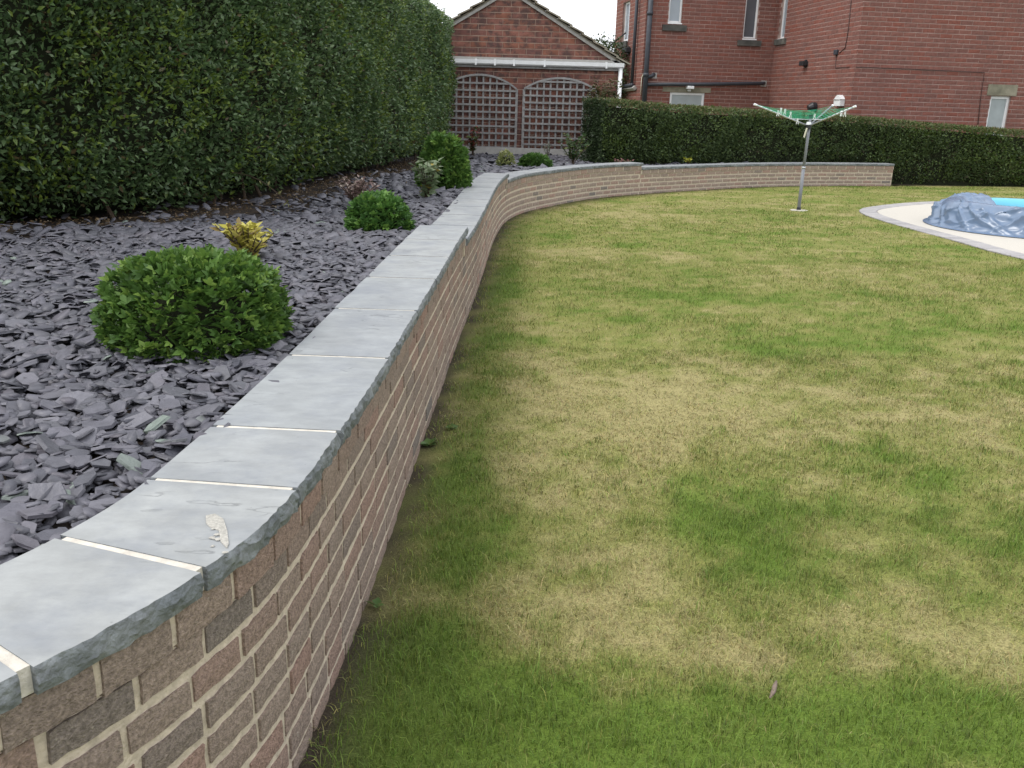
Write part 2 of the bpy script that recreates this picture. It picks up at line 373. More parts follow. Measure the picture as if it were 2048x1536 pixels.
def green_at(x, y):
    """0 straw .. 1 fresh green, a property of the turf"""
    v = np.zeros_like(x) + .475
    for (cx, cy, rx, ry, a) in gpatch:
        v = v + a * .20 * np.exp(-((x-cx)/(rx*1.25))**2 - ((y-cy)/(ry*1.35))**2)
    r = np.hypot(x, y)
    sc = np.interp(r, [1, 5, 20], [4.2, 1.7, .8])
    v = v + .55*(fbm(x*2.4+3, y*2.1+8, o=4)-.5) + .42*(fbm(x*.55+40, y*1.9+2, o=3)-.5)*np.interp(r, [2, 6], [.4, 1.5]) + .75*(fbm(x*7+1, y*7+5, o=3)-.5) + .55*(fbm(x*21, y*21+5, o=2)-.5)
    d = sdist(x, y)
    v = v + .35*np.exp(-((d-.22)/.13)**2) * (y < 9)
    return np.clip(v, 0, 1)
GREEN = np.array([.14, .21, .036]); OLIVE = np.array([.255, .262, .08]); STRAW = np.array([.385, .34, .155]); SOIL = np.array([.055, .045, .033])
def turf_col(g):
    g = np.asarray(g)[:, None]
    lo = STRAW + (OLIVE - STRAW) * smooth01(g / .42)
    return np.where(g < .42, lo, OLIVE + (GREEN - OLIVE) * smooth01((g - .42) / .42))
def build_lawn():
    big = MB(); R = 900
    big.add([(-R,-R,-.03),(R,-R,-.03),(R,R,-.03),(-R,R,-.03)], [(0,1,2,3)])
    tag(big.build('ground', M['ground']), kind='structure')
    st = .07; xs = np.arange(-1.2, 15.0, st); ys = np.arange(.2, 22.6, st)
    X, Y = np.meshgrid(xs, ys); n, m = X.shape
    x, y = X.ravel(), Y.ravel(); d = sdist(x, y); g = green_at(x, y)
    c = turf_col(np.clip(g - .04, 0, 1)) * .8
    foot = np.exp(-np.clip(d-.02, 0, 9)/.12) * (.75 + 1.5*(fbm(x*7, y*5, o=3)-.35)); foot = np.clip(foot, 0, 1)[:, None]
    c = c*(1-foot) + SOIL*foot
    idx = np.arange(n*m).reshape(n, m)
    q = np.stack([idx[:-1,:-1], idx[:-1,1:], idx[1:,1:], idx[1:,:-1]], -1).reshape(-1, 4)
    cx = x[q].mean(1); cy = y[q].mean(1); dd = sdist(cx, cy)
    keep = (dd > -.12) | (cy > 20.2)
    z = .012*(fbm(x*1.3, y*1.3, o=2)-.5) - .0
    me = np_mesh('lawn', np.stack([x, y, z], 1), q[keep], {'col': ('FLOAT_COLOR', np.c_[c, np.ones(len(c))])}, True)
    o = obj('lawn', me, M['lawn']); tag(o, kind='structure'); return o
lawn = build_lawn()
POUT = np.array([(5.49,9.74),(5.37,11.23),(5.25,12.78),(5.32,14.2),(5.85,15.12),(7.2,16.25),(9.0,16.95),(11,17),(13.5,16),(15,13),(14,9.5),(11.5,7.4),(8.5,7.1),(6.3,8.1)])
def closed_spline(P, step):
    n = len(P); out = []
    for i in range(n):
        p0, p1, p2, p3 = P[i-1], P[i], P[(i+1)%n], P[(i+2)%n]
        for t in np.linspace(0, 1, 30, endpoint=False): out.append(.5*((2*p1)+(-p0+p2)*t+(2*p0-5*p1+4*p2-p3)*t*t+(-p0+3*p1-3*p2+p3)*t**3))
    out = np.array(out)
    for _ in range(60): out = .25*np.roll(out, 1, 0)+.5*out+.25*np.roll(out, -1, 0)
    L = np.linalg.norm(np.roll(out, -1, 0)-out, axis=1); s = np.r_[0, np.cumsum(L)]; oc = np.vstack([out, out[:1]])
    m = int(s[-1]/step); ss = np.linspace(0, s[-1], m, endpoint=False)
    return np.stack([np.interp(ss, s, oc[:,k]) for k in (0, 1)], 1)
PO = closed_spline(POUT, .155)                       # patio outline, one point per edging sett
PTn = np.roll(PO, -1, 0)-np.roll(PO, 1, 0); PTn /= np.linalg.norm(PTn, axis=1)[:, None]
PIN = np.stack([PTn[:,1], -PTn[:,0]], 1); PIN *= np.sign(((np.array([10.5, 12.3])-PO)*PIN).sum(1))[:, None]
def in_patio(x, y):
    th = np.arctan2(y-12.3, x-10.5); po = PO-np.array([10.5, 12.3]); pt = np.arctan2(po[:,1], po[:,0]); k = np.argsort(pt)
    return np.hypot(x-10.5, y-12.3) < np.interp(th, pt[k], np.hypot(po[:,0], po[:,1])[k], period=2*np.pi)
def blades(n_try, ymin, ymax, dens, segs, wid, hgt):
    xs0, xs1 = -.75, ymax*.68 + .9
    A = (xs1-xs0)*(ymax-ymin); N = int(A*dens)
    x = rng.uniform(xs0, xs1, N); y = rng.uniform(ymin, ymax, N)
    P = proj(np.stack([x, y, np.zeros(N)], 1))
    mg = 140
    k = (P[:,0] > -mg) & (P[:,0] < 2048+mg) & (P[:,1] < 1536+160)
    k &= ~in_patio(x, y)
    k &= y < 20.2 + .04*x
    x, y = x[k], y[k]; d = sdist(x, y)
    thin = np.clip(d/.20, .06, 1) * .95 + 1.3*(fbm(x*7, y*5, o=3)-.5)*np.exp(-d/.2)
    k = (d > .008) & (rng.random(len(x)) < thin)
    x, y, d = x[k], y[k], d[k]; N = len(x)
    g = green_at(x, y) + rng.normal(0, .21, N); g = np.clip(g, 0, 1)
    c = turf_col(g) * rng.uniform(.5, 1.4, N)[:, None]
    c *= np.array([1, 1, 1]) + rng.normal(0, .06, (N, 3))
    c = np.clip(c, .01, .8)
    h = rng.uniform(.5, 1.3, N) * hgt * (.72 + .55*g) * (.45 + 1.1*fbm(x*11, y*11+3, o=2)) * np.where(rng.random(N) < .03, 1.6, 1) * np.where(d < .1, 1.1, 1)
    lean = np.where(g < .38, rng.uniform(.9, 1.9, N), rng.uniform(.25, 1.25, N))
    az = rng.uniform(0, 2*np.pi, N); wa = az + np.pi/2 + rng.normal(0, .5, N)
    dx, dy = np.cos(az), np.sin(az); wx, wy = np.cos(wa), np.sin(wa)
    ww = wid * rng.uniform(.7, 1.3, N)
    base = np.stack([x, y, np.full(N, -.004)], 1)
    W = np.stack([wx*ww, wy*ww, np.zeros(N)], 1)
    if segs == 2:
        mid = base + np.stack([dx*h*lean*.32, dy*h*lean*.32, h*.66], 1)
        tip = base + np.stack([dx*h*lean, dy*h*lean, h*np.clip(1.1-lean*.32, .25, 1)], 1)
        V = np.stack([base-W, base+W, mid+W*.8, mid-W*.8, tip], 1).reshape(-1, 3)
        b = np.arange(N)[:, None]*5
        T = np.concatenate([b+[0,1,2], b+[0,2,3], b+[3,2,4]], 1).reshape(-1, 3); kk = 5
    else:
        tip = base + np.stack([dx*h*lean, dy*h*lean, h], 1)
        V = np.stack([base-W, base+W, tip], 1).reshape(-1, 3); T = (np.arange(N)[:, None]*3 + [0,1,2]); kk = 3
    return V, T, np.repeat(np.c_[c, np.ones(N)], kk, 0)
def build_grass():
    Vs, Ts, Cs, n = [], [], [], 0
    for args in [(0, 1.25, 3.2, 19000, 2, .0010, .024), (0, 3.2, 5.5, 9500, 2, .0015, .024), (0, 5.5, 9.5, 3600, 1, .0026, .025),
                 (0, 9.5, 14.5, 1300, 1, .0045, .022), (0, 14.5, 21, 650, 1, .007, .018)]:
        V, T, C = blades(*args); Vs.append(V); Ts.append(T + n); Cs.append(C); n += len(V)
    me = np_mesh('grass', np.concatenate(Vs), np.concatenate(Ts), {'col': ('FLOAT_COLOR', np.concatenate(Cs))})
    o = obj('grass', me, M['grass'])
    tag(o, 'short mown lawn grass with green and straw coloured patches', 'grass', kind='stuff')
    print('grass tris', len(me.polygons))
build_grass()

# ------------------------------------------------------------------ retaining wall
wall = thing('retaining_wall', 'low curved brown brick retaining wall with grey slate coping in stepped sections', 'wall', (float(WP[0,0]), float(WP[0,1]), 0))
WO = np.array([WP[0,0], WP[0,1], 0.0])
def sweep(name, s0, s1, prof, mt, step=.06, parent=wall, caps=True):
    """prof: list of (offset, z) closed polygon swept along the wall path"""
    n = max(2, int((s1-s0)/step)+1); k = len(prof); V = []; Fs = []
    for s in np.linspace(s0, s1, n):
        p, t, nn = wall_at(s)
        for (o_, z) in prof: V.append((p[0]+nn[0]*o_-WO[0], p[1]+nn[1]*o_-WO[1], z))
    for i in range(n-1):
        for j in range(k): Fs.append((i*k+j, (i+1)*k+j, (i+1)*k+(j+1)%k, i*k+(j+1)%k))
    if caps: Fs.append(tuple(range(k))); Fs.append(tuple((n-1)*k+j for j in range(k))[::-1])
    b = MB(); b.add(V, Fs); return b.build(name, mt, parent)
for i, (a, b_, top) in enumerate(SEC):
    cb = top - CAPT
    sweep('mortar_core', a if i == 0 else a-.02, b_, [(-.002-.0003*i, -.12), (-.002-.0003*i, cb-.004), (-.215, cb-.004), (-.215, -.12)], M['mortar'], .05)
    sweep('corbel_mortar', a, b_-.002, [(.0095, cb-G+.006), (.0095, cb-.002), (-.05, cb-.002), (-.05, cb-G+.006)], M['mortar'], .05)
    sweep('coping_mortar', a+.004, b_-.012, [(.019, cb+.001), (.019, top-.0019), (-.272, top-.0019), (-.272, cb+.001)], M['cap_mortar'], .05)

# brick variants: unit brick along x (length 1 -> scaled), height z, depth y; front face at y=0 looking -y
def brick_mesh(seed, L, H, D=.05, rough=.0024, nx=7, nz=3):
    r = random.Random(seed); V = []; Fs = []
    for j in range(nz):
        for i in range(nx):
            u = i/(nx-1); v = j/(nz-1)
            ex = r.uniform(-rough, rough)*1.2 if 0 < i < nx-1 else r.uniform(0, rough)*(1 if i == 0 else -1)
            ez = r.uniform(-rough, rough)*.8 if 0 < j < nz-1 else r.uniform(-.3*rough, 1.6*rough)*(1 if j == 0 else -1)
            edge = (i in (0, nx-1)) or (j in (0, nz-1))
            y = r.uniform(.0012, .0035) if edge else r.uniform(-.0012, .001)
            V.append(((u-.5)*L + ex, y, (v-.5)*H + ez))
    n = nx*nz
    for j in range(nz-1):
        for i in range(nx-1): Fs.append((j*nx+i, j*nx+i+1, (j+1)*nx+i+1, (j+1)*nx+i))
    ring = [i for i in range(nx)] + [(j*nx+nx-1) for j in range(1, nz)] + [((nz-1)*nx+i) for i in range(nx-2, -1, -1)] + [j*nx for j in range(nz-2, 0, -1)]
    for idx in ring: V.append((V[idx][0], D, V[idx][2]))
    for k in range(len(ring)):
        k2 = (k+1) % len(ring); Fs.append((ring[k2], ring[k], n+k, n+k2))
    return np.array(V), Fs
def place(V, x, y, z, tx, ty, sx=1.0):
    """local x along tangent (tx,ty), local -y along outward normal (ty,-tx)"""
    return np.stack([x + V[:,0]*sx*tx - V[:,1]*ty, y + V[:,0]*sx*ty + V[:,1]*tx, z + V[:,2]], 1)
bricks = []      # (s_mid, length, z_mid, offset)
for si, (a, b_, top) in enumerate(SEC):
    cb = top - CAPT; row = 0; zt = cb
    while zt > -.05:
        corb = row == 0
        s = a + (random.uniform(0, .05) if row % 2 == 0 else -.1) + (0 if not corb else .002)
        while s < b_ - .03:
            yy = wall_at(max(s, 0))[0][1]
            L = random.uniform(.135, .15) if yy < 2.0 else random.uniform(.208, .218)
            if .0 < 2.0 - yy < .0: pass
            e = min(s + L, b_ - .001); st = max(s, a + .0005)
            if e - st > .03:
                bricks.append(((st+e)/2, e-st-(.0), zt - G/2, .016 if corb else 0.0, corb))
            s += L + (random.uniform(.010, .016) if yy < 9 else random.uniform(.018, .024))
        zt -= G; row += 1
var_b = [brick_mesh(100+k, .215, G-.016) for k in range(8)]
var_s = [brick_mesh(200+k, .143, G-.016, rough=.003) for k in range(8)]
var_f = [brick_mesh(400+k, .215, G-.021, rough=.002) for k in range(6)]
var_c = [brick_mesh(300+k, .215, G-.001, rough=.002) for k in range(4)]
var_cs = [brick_mesh(320+k, .143, G-.001, rough=.0025) for k in range(4)]
brick_me = {}
def score(s, z):
    p, t, n = wall_at(s); P = proj(np.array([p[0], p[1], z]))
    if P[2] <= .2 or not (-60 < P[0] < 2100 and -40 < P[1] < 1640): return -1
    return 1.0/P[2]**2
order = sorted(range(len(bricks)), key=lambda i: -score(bricks[i][0], bricks[i][2]))
indiv = set(order[:300])
SV, SF, SR, nv = [], [], [], 0
for i, (s, L, z, off, corb) in enumerate(bricks):
    short = L < .17
    vs_ = (var_cs if short else var_c) if corb else (var_s if short else (var_f if wall_at(s)[0][1] > 9 else var_b))
    k = random.randrange(len(vs_)); base = .143 if short else .215
    off2 = off + random.uniform(-.0015, .002) + (.0035 if not corb else 0)
    p, t, n = wall_at(s, off2); sx = L/base; zz = z + random.uniform(-.0015, .0015)
    if i in indiv:
        key = (short, corb, k)
        if key not in brick_me:
            V, Fs = vs_[k]; me = bpy.data.meshes.new('brick'); me.from_pydata(V.tolist(), [], Fs); me.update(); me.materials.append(M['wall_brick']); brick_me[key] = me
        o = bpy.data.objects.new('brick', brick_me[key]); link(o, wall)
        o.location = (p[0]-WO[0], p[1]-WO[1], zz); o.rotation_euler = (0, 0, math.atan2(t[1], t[0])); o.scale = (sx, 1, 1)
    else:
        V, Fs = vs_[k]; SV.append(place(V, p[0]-WO[0], p[1]-WO[1], zz, t[0], t[1], sx)); SF += [[a+nv for a in f] for f in Fs]
        SR.append(np.full(len(V), random.random())); nv += len(V)
o = obj('brickwork', np_mesh('brickwork', np.concatenate(SV), SF, {'rnd': ('FLOAT', np.concatenate(SR))}), M['wall_brick_far'], wall); tag(o, kind='stuff')

# coping slabs
def slab(s0, s1, top, near, first, last):
    n = max(5, int((s1-s0)/(.014 if near else .07))); V = []; Fs = []
    sd_ = random.uniform(0, 100); tilt = random.uniform(-.0004, .0004)
    cols = [(-.285, 0), (-.19, 0), (-.09, 0), (.0, 0)]
    for i in range(n+1):
        s = s0 + (s1-s0)*i/n
        p, t, nn = wall_at(s)
        def nzv(a, sc, o_): return float(vnoise(np.array([s*sc+sd_]), np.array([a*3.1+o_]))[0]-.5)
        row = []
        for (of, _) in cols: row.append((of + (nzv(of, 6, 2)*.008 if of < -.25 else 0), top + tilt*(i/n-.5) + nzv(of, 5, 7)*.0007))
        row[0] = (row[0][0], row[0][1]-.0008)
        e = .031 + nzv(1, 5, 3)*.004 + nzv(2, 60, 3)*.006
        row.append((e-.003, top - .001 + nzv(3, 30, 5)*.002))
        row.append((e+.002 + nzv(4, 55, 1)*.011, top - CAPT*.30 + nzv(5, 45, 2)*.012))
        row.append((e+.0015 + nzv(6, 48, 4)*.013, top - CAPT*.64 + nzv(7, 45, 2)*.012))
        row.append((e-.003 + nzv(8, 40, 4)*.010, top - CAPT))
        row.append((-.285, top - CAPT))
        for (of, z) in row: V.append((p[0]+nn[0]*of-WO[0], p[1]+nn[1]*of-WO[1], z))
    k = 9
    for i in range(n):
        for j in range(k): Fs.append((i*k+j, i*k+(j+1)%k, (i+1)*k+(j+1)%k, (i+1)*k+j))
    Fs.append(tuple(range(k))[::-1]); Fs.append(tuple(n*k+j for j in range(k)))
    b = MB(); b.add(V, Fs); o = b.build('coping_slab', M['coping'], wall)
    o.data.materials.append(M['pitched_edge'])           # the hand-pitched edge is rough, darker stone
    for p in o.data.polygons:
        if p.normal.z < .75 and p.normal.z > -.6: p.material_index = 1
    return o
def s_at_px(px, py, z):
    p = atz(px, py, z); d = (WP[:,0]-p[0])**2 + (WP[:,1]-p[1])**2; return float(WS[d.argmin()])
j1 = [s_at_px(66,1335,.69), s_at_px(417,1136,.69), s_at_px(599,975,.69), s_at_px(681,861,.69), s_at_px(772,715,.69), s_at_px(831,622,.69), s_at_px(870,557,.69), s_at_px(902,513.5,.69)]
brk = [j1[0]-.66, j1[0]-.33] + j1 + [(j1[-1] + SEC[0][1])/2, SEC[0][1] + .035]
slabs = []
for k in range(len(brk)-1):
    if brk[k] < 0: brk[k] = .002
    gap = .011 if k in (1, 2) else .008
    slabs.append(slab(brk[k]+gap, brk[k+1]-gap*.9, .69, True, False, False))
for (a, b_, top), end in zip(SEC[1:], (.035, .035, .035)):
    s = a + .002
    while s < b_ - .05:
        L = random.uniform(.58, .68); e = s + L
        if b_ - e < .3: e = b_ + end
        if e > WS[-1]: e = WS[-1]
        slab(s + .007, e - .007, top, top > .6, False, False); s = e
# mortar smear on the third slab
pc = atz(430, 1050, .692)
b = MB(); ring = []
pts = [(412,1032),(432,1027),(447,1038),(452,1060),(459,1088),(452,1096),(443,1084),(436,1062),(420,1052),(410,1044)]
top_ = [atz(x+random.uniform(-3,3), y+random.uniform(-2,2), .6918)-WO for x, y in pts]; c0 = atz(437, 1055, .6938)-WO
low = [p - np.array([0,0,.004]) for p in top_]
b.add([c0]+top_+low, [(0, 1+i, 1+(i+1)%10) for i in range(10)] + [(1+i, 11+i, 11+(i+1)%10, 1+(i+1)%10) for i in range(10)])
M['smear'] = mat('mortar_smear', (.42, .405, .365), .95, .1, .25, 160, .5, 200)
sm = b.build('mortar_smear', M['smear'], wall)
for k in range(9):
    q = atz(random.uniform(424, 470), random.uniform(1050, 1108), .6915) - WO; r_ = random.uniform(.003, .009)
    ring = [q + np.array([r_*math.cos(t)*random.uniform(.6, 1.2), r_*math.sin(t)*random.uniform(.6, 1.2), 0]) for t in np.linspace(0, 5.4, 7)]
    MB().add([q+np.array([0,0,.0012])]+ring, [(0, 1+i, 1+(i+1)%7) for i in range(7)]).build('mortar_spot', M['smear'], wall)

# ------------------------------------------------------------------ slate bed
def build_bed():
    st = .09; xs = np.arange(-8, 9.2, st); ys = np.arange(.0, 22.4, st)
    X, Y = np.meshgrid(xs, ys); n, m = X.shape; x, y = X.ravel(), Y.ravel()
    z = bedz(y) + .02*(fbm(x*1.2, y*1.2, o=2)-.5) - .012
    idx = np.arange(n*m).reshape(n, m)
    q = np.stack([idx[:-1,:-1], idx[:-1,1:], idx[1:,1:], idx[1:,:-1]], -1).reshape(-1, 4)
    cx, cy = x[q].mean(1), y[q].mean(1); d = sdist(cx, cy)
    keep = (d < -.09) & (cx < 7.9)
    me = np_mesh('slate_bed', np.stack([x, y, z], 1), q[keep], None, True)
    return tag(obj('slate_bed', me, M['bed_soil']), kind='structure')
bed = build_bed()
def chip_mesh(seed):
    r = random.Random(seed); n = r.choice((5, 6, 6, 7)); asp = r.uniform(.45, .85)
    ang = sorted(2*math.pi*(k + r.uniform(-.32, .32))/n for k in range(n))
    P = [(math.cos(a)*r.uniform(.78, 1.08), math.sin(a)*asp*r.uniform(.75, 1.1)) for a in ang]
    th = r.uniform(.10, .2); bow = r.uniform(-.04, .05)
    V = [(x, y, th/2 + r.uniform(-.03, .03)) for x, y in P] + [(x*1.03+r.uniform(-.05,.05), y*1.03+r.uniform(-.05,.05), -th/2) for x, y in P] + [(r.uniform(-.2,.2), 0, th/2+bow)]
    Fs = [(i, (i+1)%n, 2*n) for i in range(n)] + [(n+i, n+(i+1)%n, (i+1)%n) for i in range(n)] + [(n+i, (i+1)%n, i) for i in range(n)]
    return np.array(V), np.array(Fs)
CHIPS = [chip_mesh(500+k) for k in range(14)]
def build_chips():
    X, Y, S = [], [], []
    for (y0, y1, dens, sz) in [(.7, 3.0, 2300, .027), (3.0, 5.0, 1900, .0275), (5.0, 8.5, 1050, .036), (8.5, 13, 480, .047), (13, 21, 240, .06)]:
        A = 9*(y1-y0); N = int(A*dens); x = rng.uniform(-5.5, 3.5, N) if y0 < 13 else rng.uniform(-2.2, 6.8, N); y = rng.uniform(y0, y1, N)
        d = sdist(x, y); hx = hedge_x(y)
        edge = (x - hx) * np.interp(y, [4, 9], [.5, 1.0])                                   # distance in front of the hedge foot
        P = proj(np.stack([x, y, bedz(y)], 1))
        k = (d < -.262) & (edge > -.5) & (P[:,0] > -200) & (P[:,0] < 2100) & (P[:,1] < 1800)
        k &= rng.random(N) < np.clip(-.22 + edge/.9 + .7*(fbm(x*2, y*2, o=2)-.4), .03, 1)
        X.append(x[k]); Y.append(y[k]); S.append(sz*rng.lognormal(0, .34, k.sum()).clip(.45, 2.0))
    x, y, s = (np.concatenate(a) for a in (X, Y, S)); N = len(x)
    lay = rng.random(N)
    z = bedz(y) + .02*(fbm(x*1.2, y*1.2, o=2)-.5) - .004 + lay*.034
    yaw = rng.uniform(0, 2*np.pi, N); tx = rng.normal(0, .27, N); ty = rng.normal(0, .27, N)
    steep = rng.random(N) < .05; tx[steep] += rng.normal(0, .5, steep.sum())
    cz, sz_ = np.cos(yaw), np.sin(yaw)
    P = proj(np.stack([x, y, z], 1)); vis = (P[:,0] > 0) & (P[:,0] < 2048) & (P[:,1] > 0) & (P[:,1] < 1536)
    area = np.where(vis, (s/P[:,2])**2 * (lay > .45), 0)
    ind = set(np.argsort(-area)[:300].tolist())
    kind = rng.integers(0, len(CHIPS), N); rv = rng.random(N)*.945; rv[rng.random(N) < .006] = 1.0
    mes = []
    for V, Fs in CHIPS:
        me = bpy.data.meshes.new('slate_chip'); me.from_pydata(V.tolist(), [], Fs.tolist()); me.update(); me.materials.append(M['slate']); mes.append(me)
    for i in ind:
        o = bpy.data.objects.new('slate_chip', mes[kind[i]]); link(o, bed)
        o.location = (x[i], y[i], z[i]); o.rotation_euler = (tx[i], ty[i], yaw[i]); o.scale = (s[i],)*3
    VV, TT, RR, nv = [], [], [], 0
    isind = np.zeros(N, bool); isind[list(ind)] = True
    for k, (V, Fs) in enumerate(CHIPS):
        sel = np.where((kind == k) & ~isind)[0]
        if not len(sel): continue
        v = V[None]*s[sel][:, None, None]                          # tilt then yaw
        a, b_ = tx[sel][:, None], ty[sel][:, None]
        X1, Y1, Z1 = v[...,0], v[...,1]*np.cos(a)-v[...,2]*np.sin(a), v[...,1]*np.sin(a)+v[...,2]*np.cos(a)
        X2, Z2 = X1*np.cos(b_)+Z1*np.sin(b_), -X1*np.sin(b_)+Z1*np.cos(b_)
        c_, s_ = cz[sel][:, None], sz_[sel][:, None]
        W = np.stack([X2*c_-Y1*s_ + x[sel][:,None], X2*s_+Y1*c_ + y[sel][:,None], Z2 + z[sel][:,None]], -1)
        m = V.shape[0]
        VV.append(W.reshape(-1, 3)); TT.append((Fs[None] + (np.arange(len(sel))*m)[:, None, None]).reshape(-1, 3) + nv)
        RR.append(np.repeat(rv[sel], m)); nv += len(sel)*m
    me = np_mesh('slate_chippings', np.concatenate(VV), np.concatenate(TT), {'rnd': ('FLOAT', np.concatenate(RR))})
    tag(obj('slate_chippings', me, M['slate_far'], bed), kind='stuff'); print('chips', N, len(me.polygons))
build_chips()

# ------------------------------------------------------------------ foliage
LEAF = (np.array([(0,0,0),(-.24,.42,.07),(0,1,-.06),(.24,.42,.07)]), np.array([(0,3,2),(0,2,1)]))
_l3 = []; _t3 = []
for a, sc in ((-.95, .8), (0, 1), (.95, .8)):
    ca, sa = math.cos(a), math.sin(a); n = len(_l3)
    for (x, y, z) in ((0,0,0),(-.27,.55,.08),(0,1,-.1),(.27,.55,.08)):
        x *= sc; y *= sc; _l3.append((x*ca + y*sa, -x*sa + y*ca, z*sc))
    _t3 += [(n, n+3, n+2), (n, n+2, n+1)]
LEAF3 = (np.array(_l3), np.array(_t3))
def leaves(P, axis, size, col, shape=LEAF, twist=.9):
    """leaf meshes at P pointing along axis"""
    N = len(P); V, T = shape
    a = axis/(np.linalg.norm(axis, axis=1)[:, None]+1e-9)
    up = np.tile([0, 0, 1.0], (N, 1)) + rng.normal(0, .25, (N, 3))
    s = np.cross(a, up); s /= np.linalg.norm(s, axis=1)[:, None]+1e-9
    n = np.cross(s, a)
    th = rng.normal(0, twist, N)[:, None]; s, n = s*np.cos(th)+n*np.sin(th), n*np.cos(th)-s*np.sin(th)
    W = P[:, None] + (s[:, None]*V[None,:,0:1] + a[:, None]*V[None,:,1:2] + n[:, None]*V[None,:,2:3])*size[:, None, None]
    m = V.shape[0]
    return W.reshape(-1, 3), (T[None] + (np.arange(N)*m)[:, None, None]).reshape(-1, 3), np.repeat(np.c_[col, np.ones(N)], m, 0)
def foliage_obj(name, parts, mt, parent, origin, stuff=True):
    Vs, Ts, Cs, n = [], [], [], 0
    for V, T, C in parts: Vs.append(V - np.asarray(origin)); Ts.append(T+n); Cs.append(C); n += len(V)
    me = np_mesh(name, np.concatenate(Vs), np.concatenate(Ts), {'col': ('FLOAT_COLOR', np.concatenate(Cs))})
    o = obj(name, me, mt, parent)
    if stuff: tag(o, kind='stuff')
    return o
def mixcol(c1, c2, t): return np.asarray(c1)[None]*(1-t[:, None]) + np.asarray(c2)[None]*t[:, None]

def build_left_hedge():
    root = thing('privet_hedge', 'tall dense dark green privet hedge along the slate bed', 'hedge', (-2.4, 7.5, .6))
    O = np.array([-2.4, 7.5, .6]); TOP = 3.35
    def surf(s, z, depth):
        i = np.clip((s/HS[-1]*(len(HS)-1)).astype(int), 0, len(HS)-1)
        y = HP[i, 1]; zz = (z - bedz(y))/(TOP - bedz(y))
        off = -.42*np.exp(-zz/.07) + .06*np.sin(np.pi*np.clip(zz, 0, 1)) - .9*np.clip((zz-.86)/.14, 0, 1)**2.2
        off = off + .26*(fbm(s*.9, z*1.1+5, o=2)-.5) + .17*(fbm(s*3.1+9, z*3.1, o=2)-.5) - depth
        return np.stack([HP[i,0]+HN[i,0]*off, HP[i,1]+HN[i,1]*off, z], 1), HN[i]
    parts = []
    sy = lambda y: float(np.interp(y, HP[:,1], HS))
    for (y0, y1, dens, sz) in [(4.0, 6.5, 4800, .051), (6.5, 9, 4200, .050), (9, 13, 3000, .053), (13, 19.7, 2000, .06)]:
        s0, s1 = sy(y0), sy(y1); A = (s1-s0)*(TOP-.55); N = int(A*dens)
        s = rng.uniform(s0, s1, N); z = rng.uniform(.58, TOP, N)
        dep = rng.exponential(.075, N) - .03
        hole = fbm(s*2.3+31, z*2.3, o=2)
        k = rng.random(N) < np.clip(1.5 - 1.3*np.clip(hole-.44, 0, 1)/.18, .42, 1)
        k &= rng.random(N) < np.clip((z-.58)/.35 + .25, 0, 1)
        s, z, dep, hole = s[k], z[k], dep[k], hole[k]; N = len(s)
        P, n2 = surf(s, z, dep)
        ax = np.c_[n2*.75, np.full(N, .15)] + rng.normal(0, .55, (N, 3)) + np.array([0, 0, .1])
        t = rng.random(N)
        c = mixcol((.058, .108, .043), (.13, .205, .08), t)
        sil = rng.random(N) < .14; c[sil] = mixcol((.13, .205, .085), (.18, .25, .12), rng.random(sil.sum()))
        tip = (rng.random(N) < .05 + .38*np.clip((fbm(s*2.2, z*2.2+7, o=2)-.5)/.15, 0, 1)) & (dep < .04); c[tip] = mixcol((.11, .18, .025), (.19, .25, .045), rng.random(tip.sum()))
        brn = (rng.random(N) < .03); c[brn] = (.10, .075, .035)
        parts.append(leaves(P, ax, sz*rng.uniform(.65, 1.25, N), c))
        # young shoots sticking out
        M_ = int(N*.012); s2 = rng.uniform(s0, s1, M_); z2 = rng.uniform(.9, TOP, M_)
        P2, n2 = surf(s2, z2, np.full(M_, -.02)); ax2 = np.c_[n2*.6, np.full(M_, .75)] + rng.normal(0, .3, (M_, 3)); ax2 /= np.linalg.norm(ax2, axis=1)[:, None]
        for j in range(5):
            Pj = P2 + ax2*(.022*j); aj = ax2 + rng.normal(0, .6, (M_, 3))
            parts.append(leaves(Pj, aj, sz*rng.uniform(.5, .85, M_), mixcol((.085, .15, .03), (.15, .20, .05), rng.random(M_))))
    fol = foliage_obj('foliage', parts, M['leaf'], root, O)
    # dark twiggy core
    ss = np.linspace(0, HS[-1], 90); zs = np.linspace(.5, TOP-.08, 20); V = []
    for z in zs:
        P, _ = surf(ss, np.full(90, z), np.full(90, .20)); V.append(P)
    V = np.concatenate(V); idx = np.arange(20*90).reshape(20, 90)
    q = np.stack([idx[:-1,:-1], idx[:-1,1:], idx[1:,1:], idx[1:,:-1]], -1).reshape(-1, 4)
    B = np.concatenate([V[-90:] + np.array([-1.6, .6, -.05]), V[:90] + np.array([-1.6, .6, 0])]); nb = len(V)
    ext = []
    for i in range(89): ext += [(idx[-1,i], idx[-1,i+1], nb+i+1, nb+i), (nb+i, nb+i+1, nb+90+i+1, nb+90+i)]
    V = np.concatenate([V, B]); q = np.concatenate([q, np.array(ext)])
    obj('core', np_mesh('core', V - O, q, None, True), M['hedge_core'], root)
    # stems showing at the foot
    for k in range(26):
        s = rng.uniform(.5, HS[-1]-.3); i = int(s/HS[-1]*(len(HS)-1)); off = rng.uniform(-.5, -.26)
        bx, by = HP[i]+HN[i]*off; z0 = float(bedz(by))
        b = MB(); p0 = np.array([bx, by, z0-.03]) - O; lx, ly = rng.normal(0, .06, 2)
        b.tube([p0, p0+np.array([lx, ly, .3]), p0+np.array([lx*2.2, ly*2, .75])], [.017, .013, .009], 6).build('stem', M['bark'], root)
    # one long bare shoot arching out near the foot
    b = MB(); a0 = atz(440, 360, 1.0)
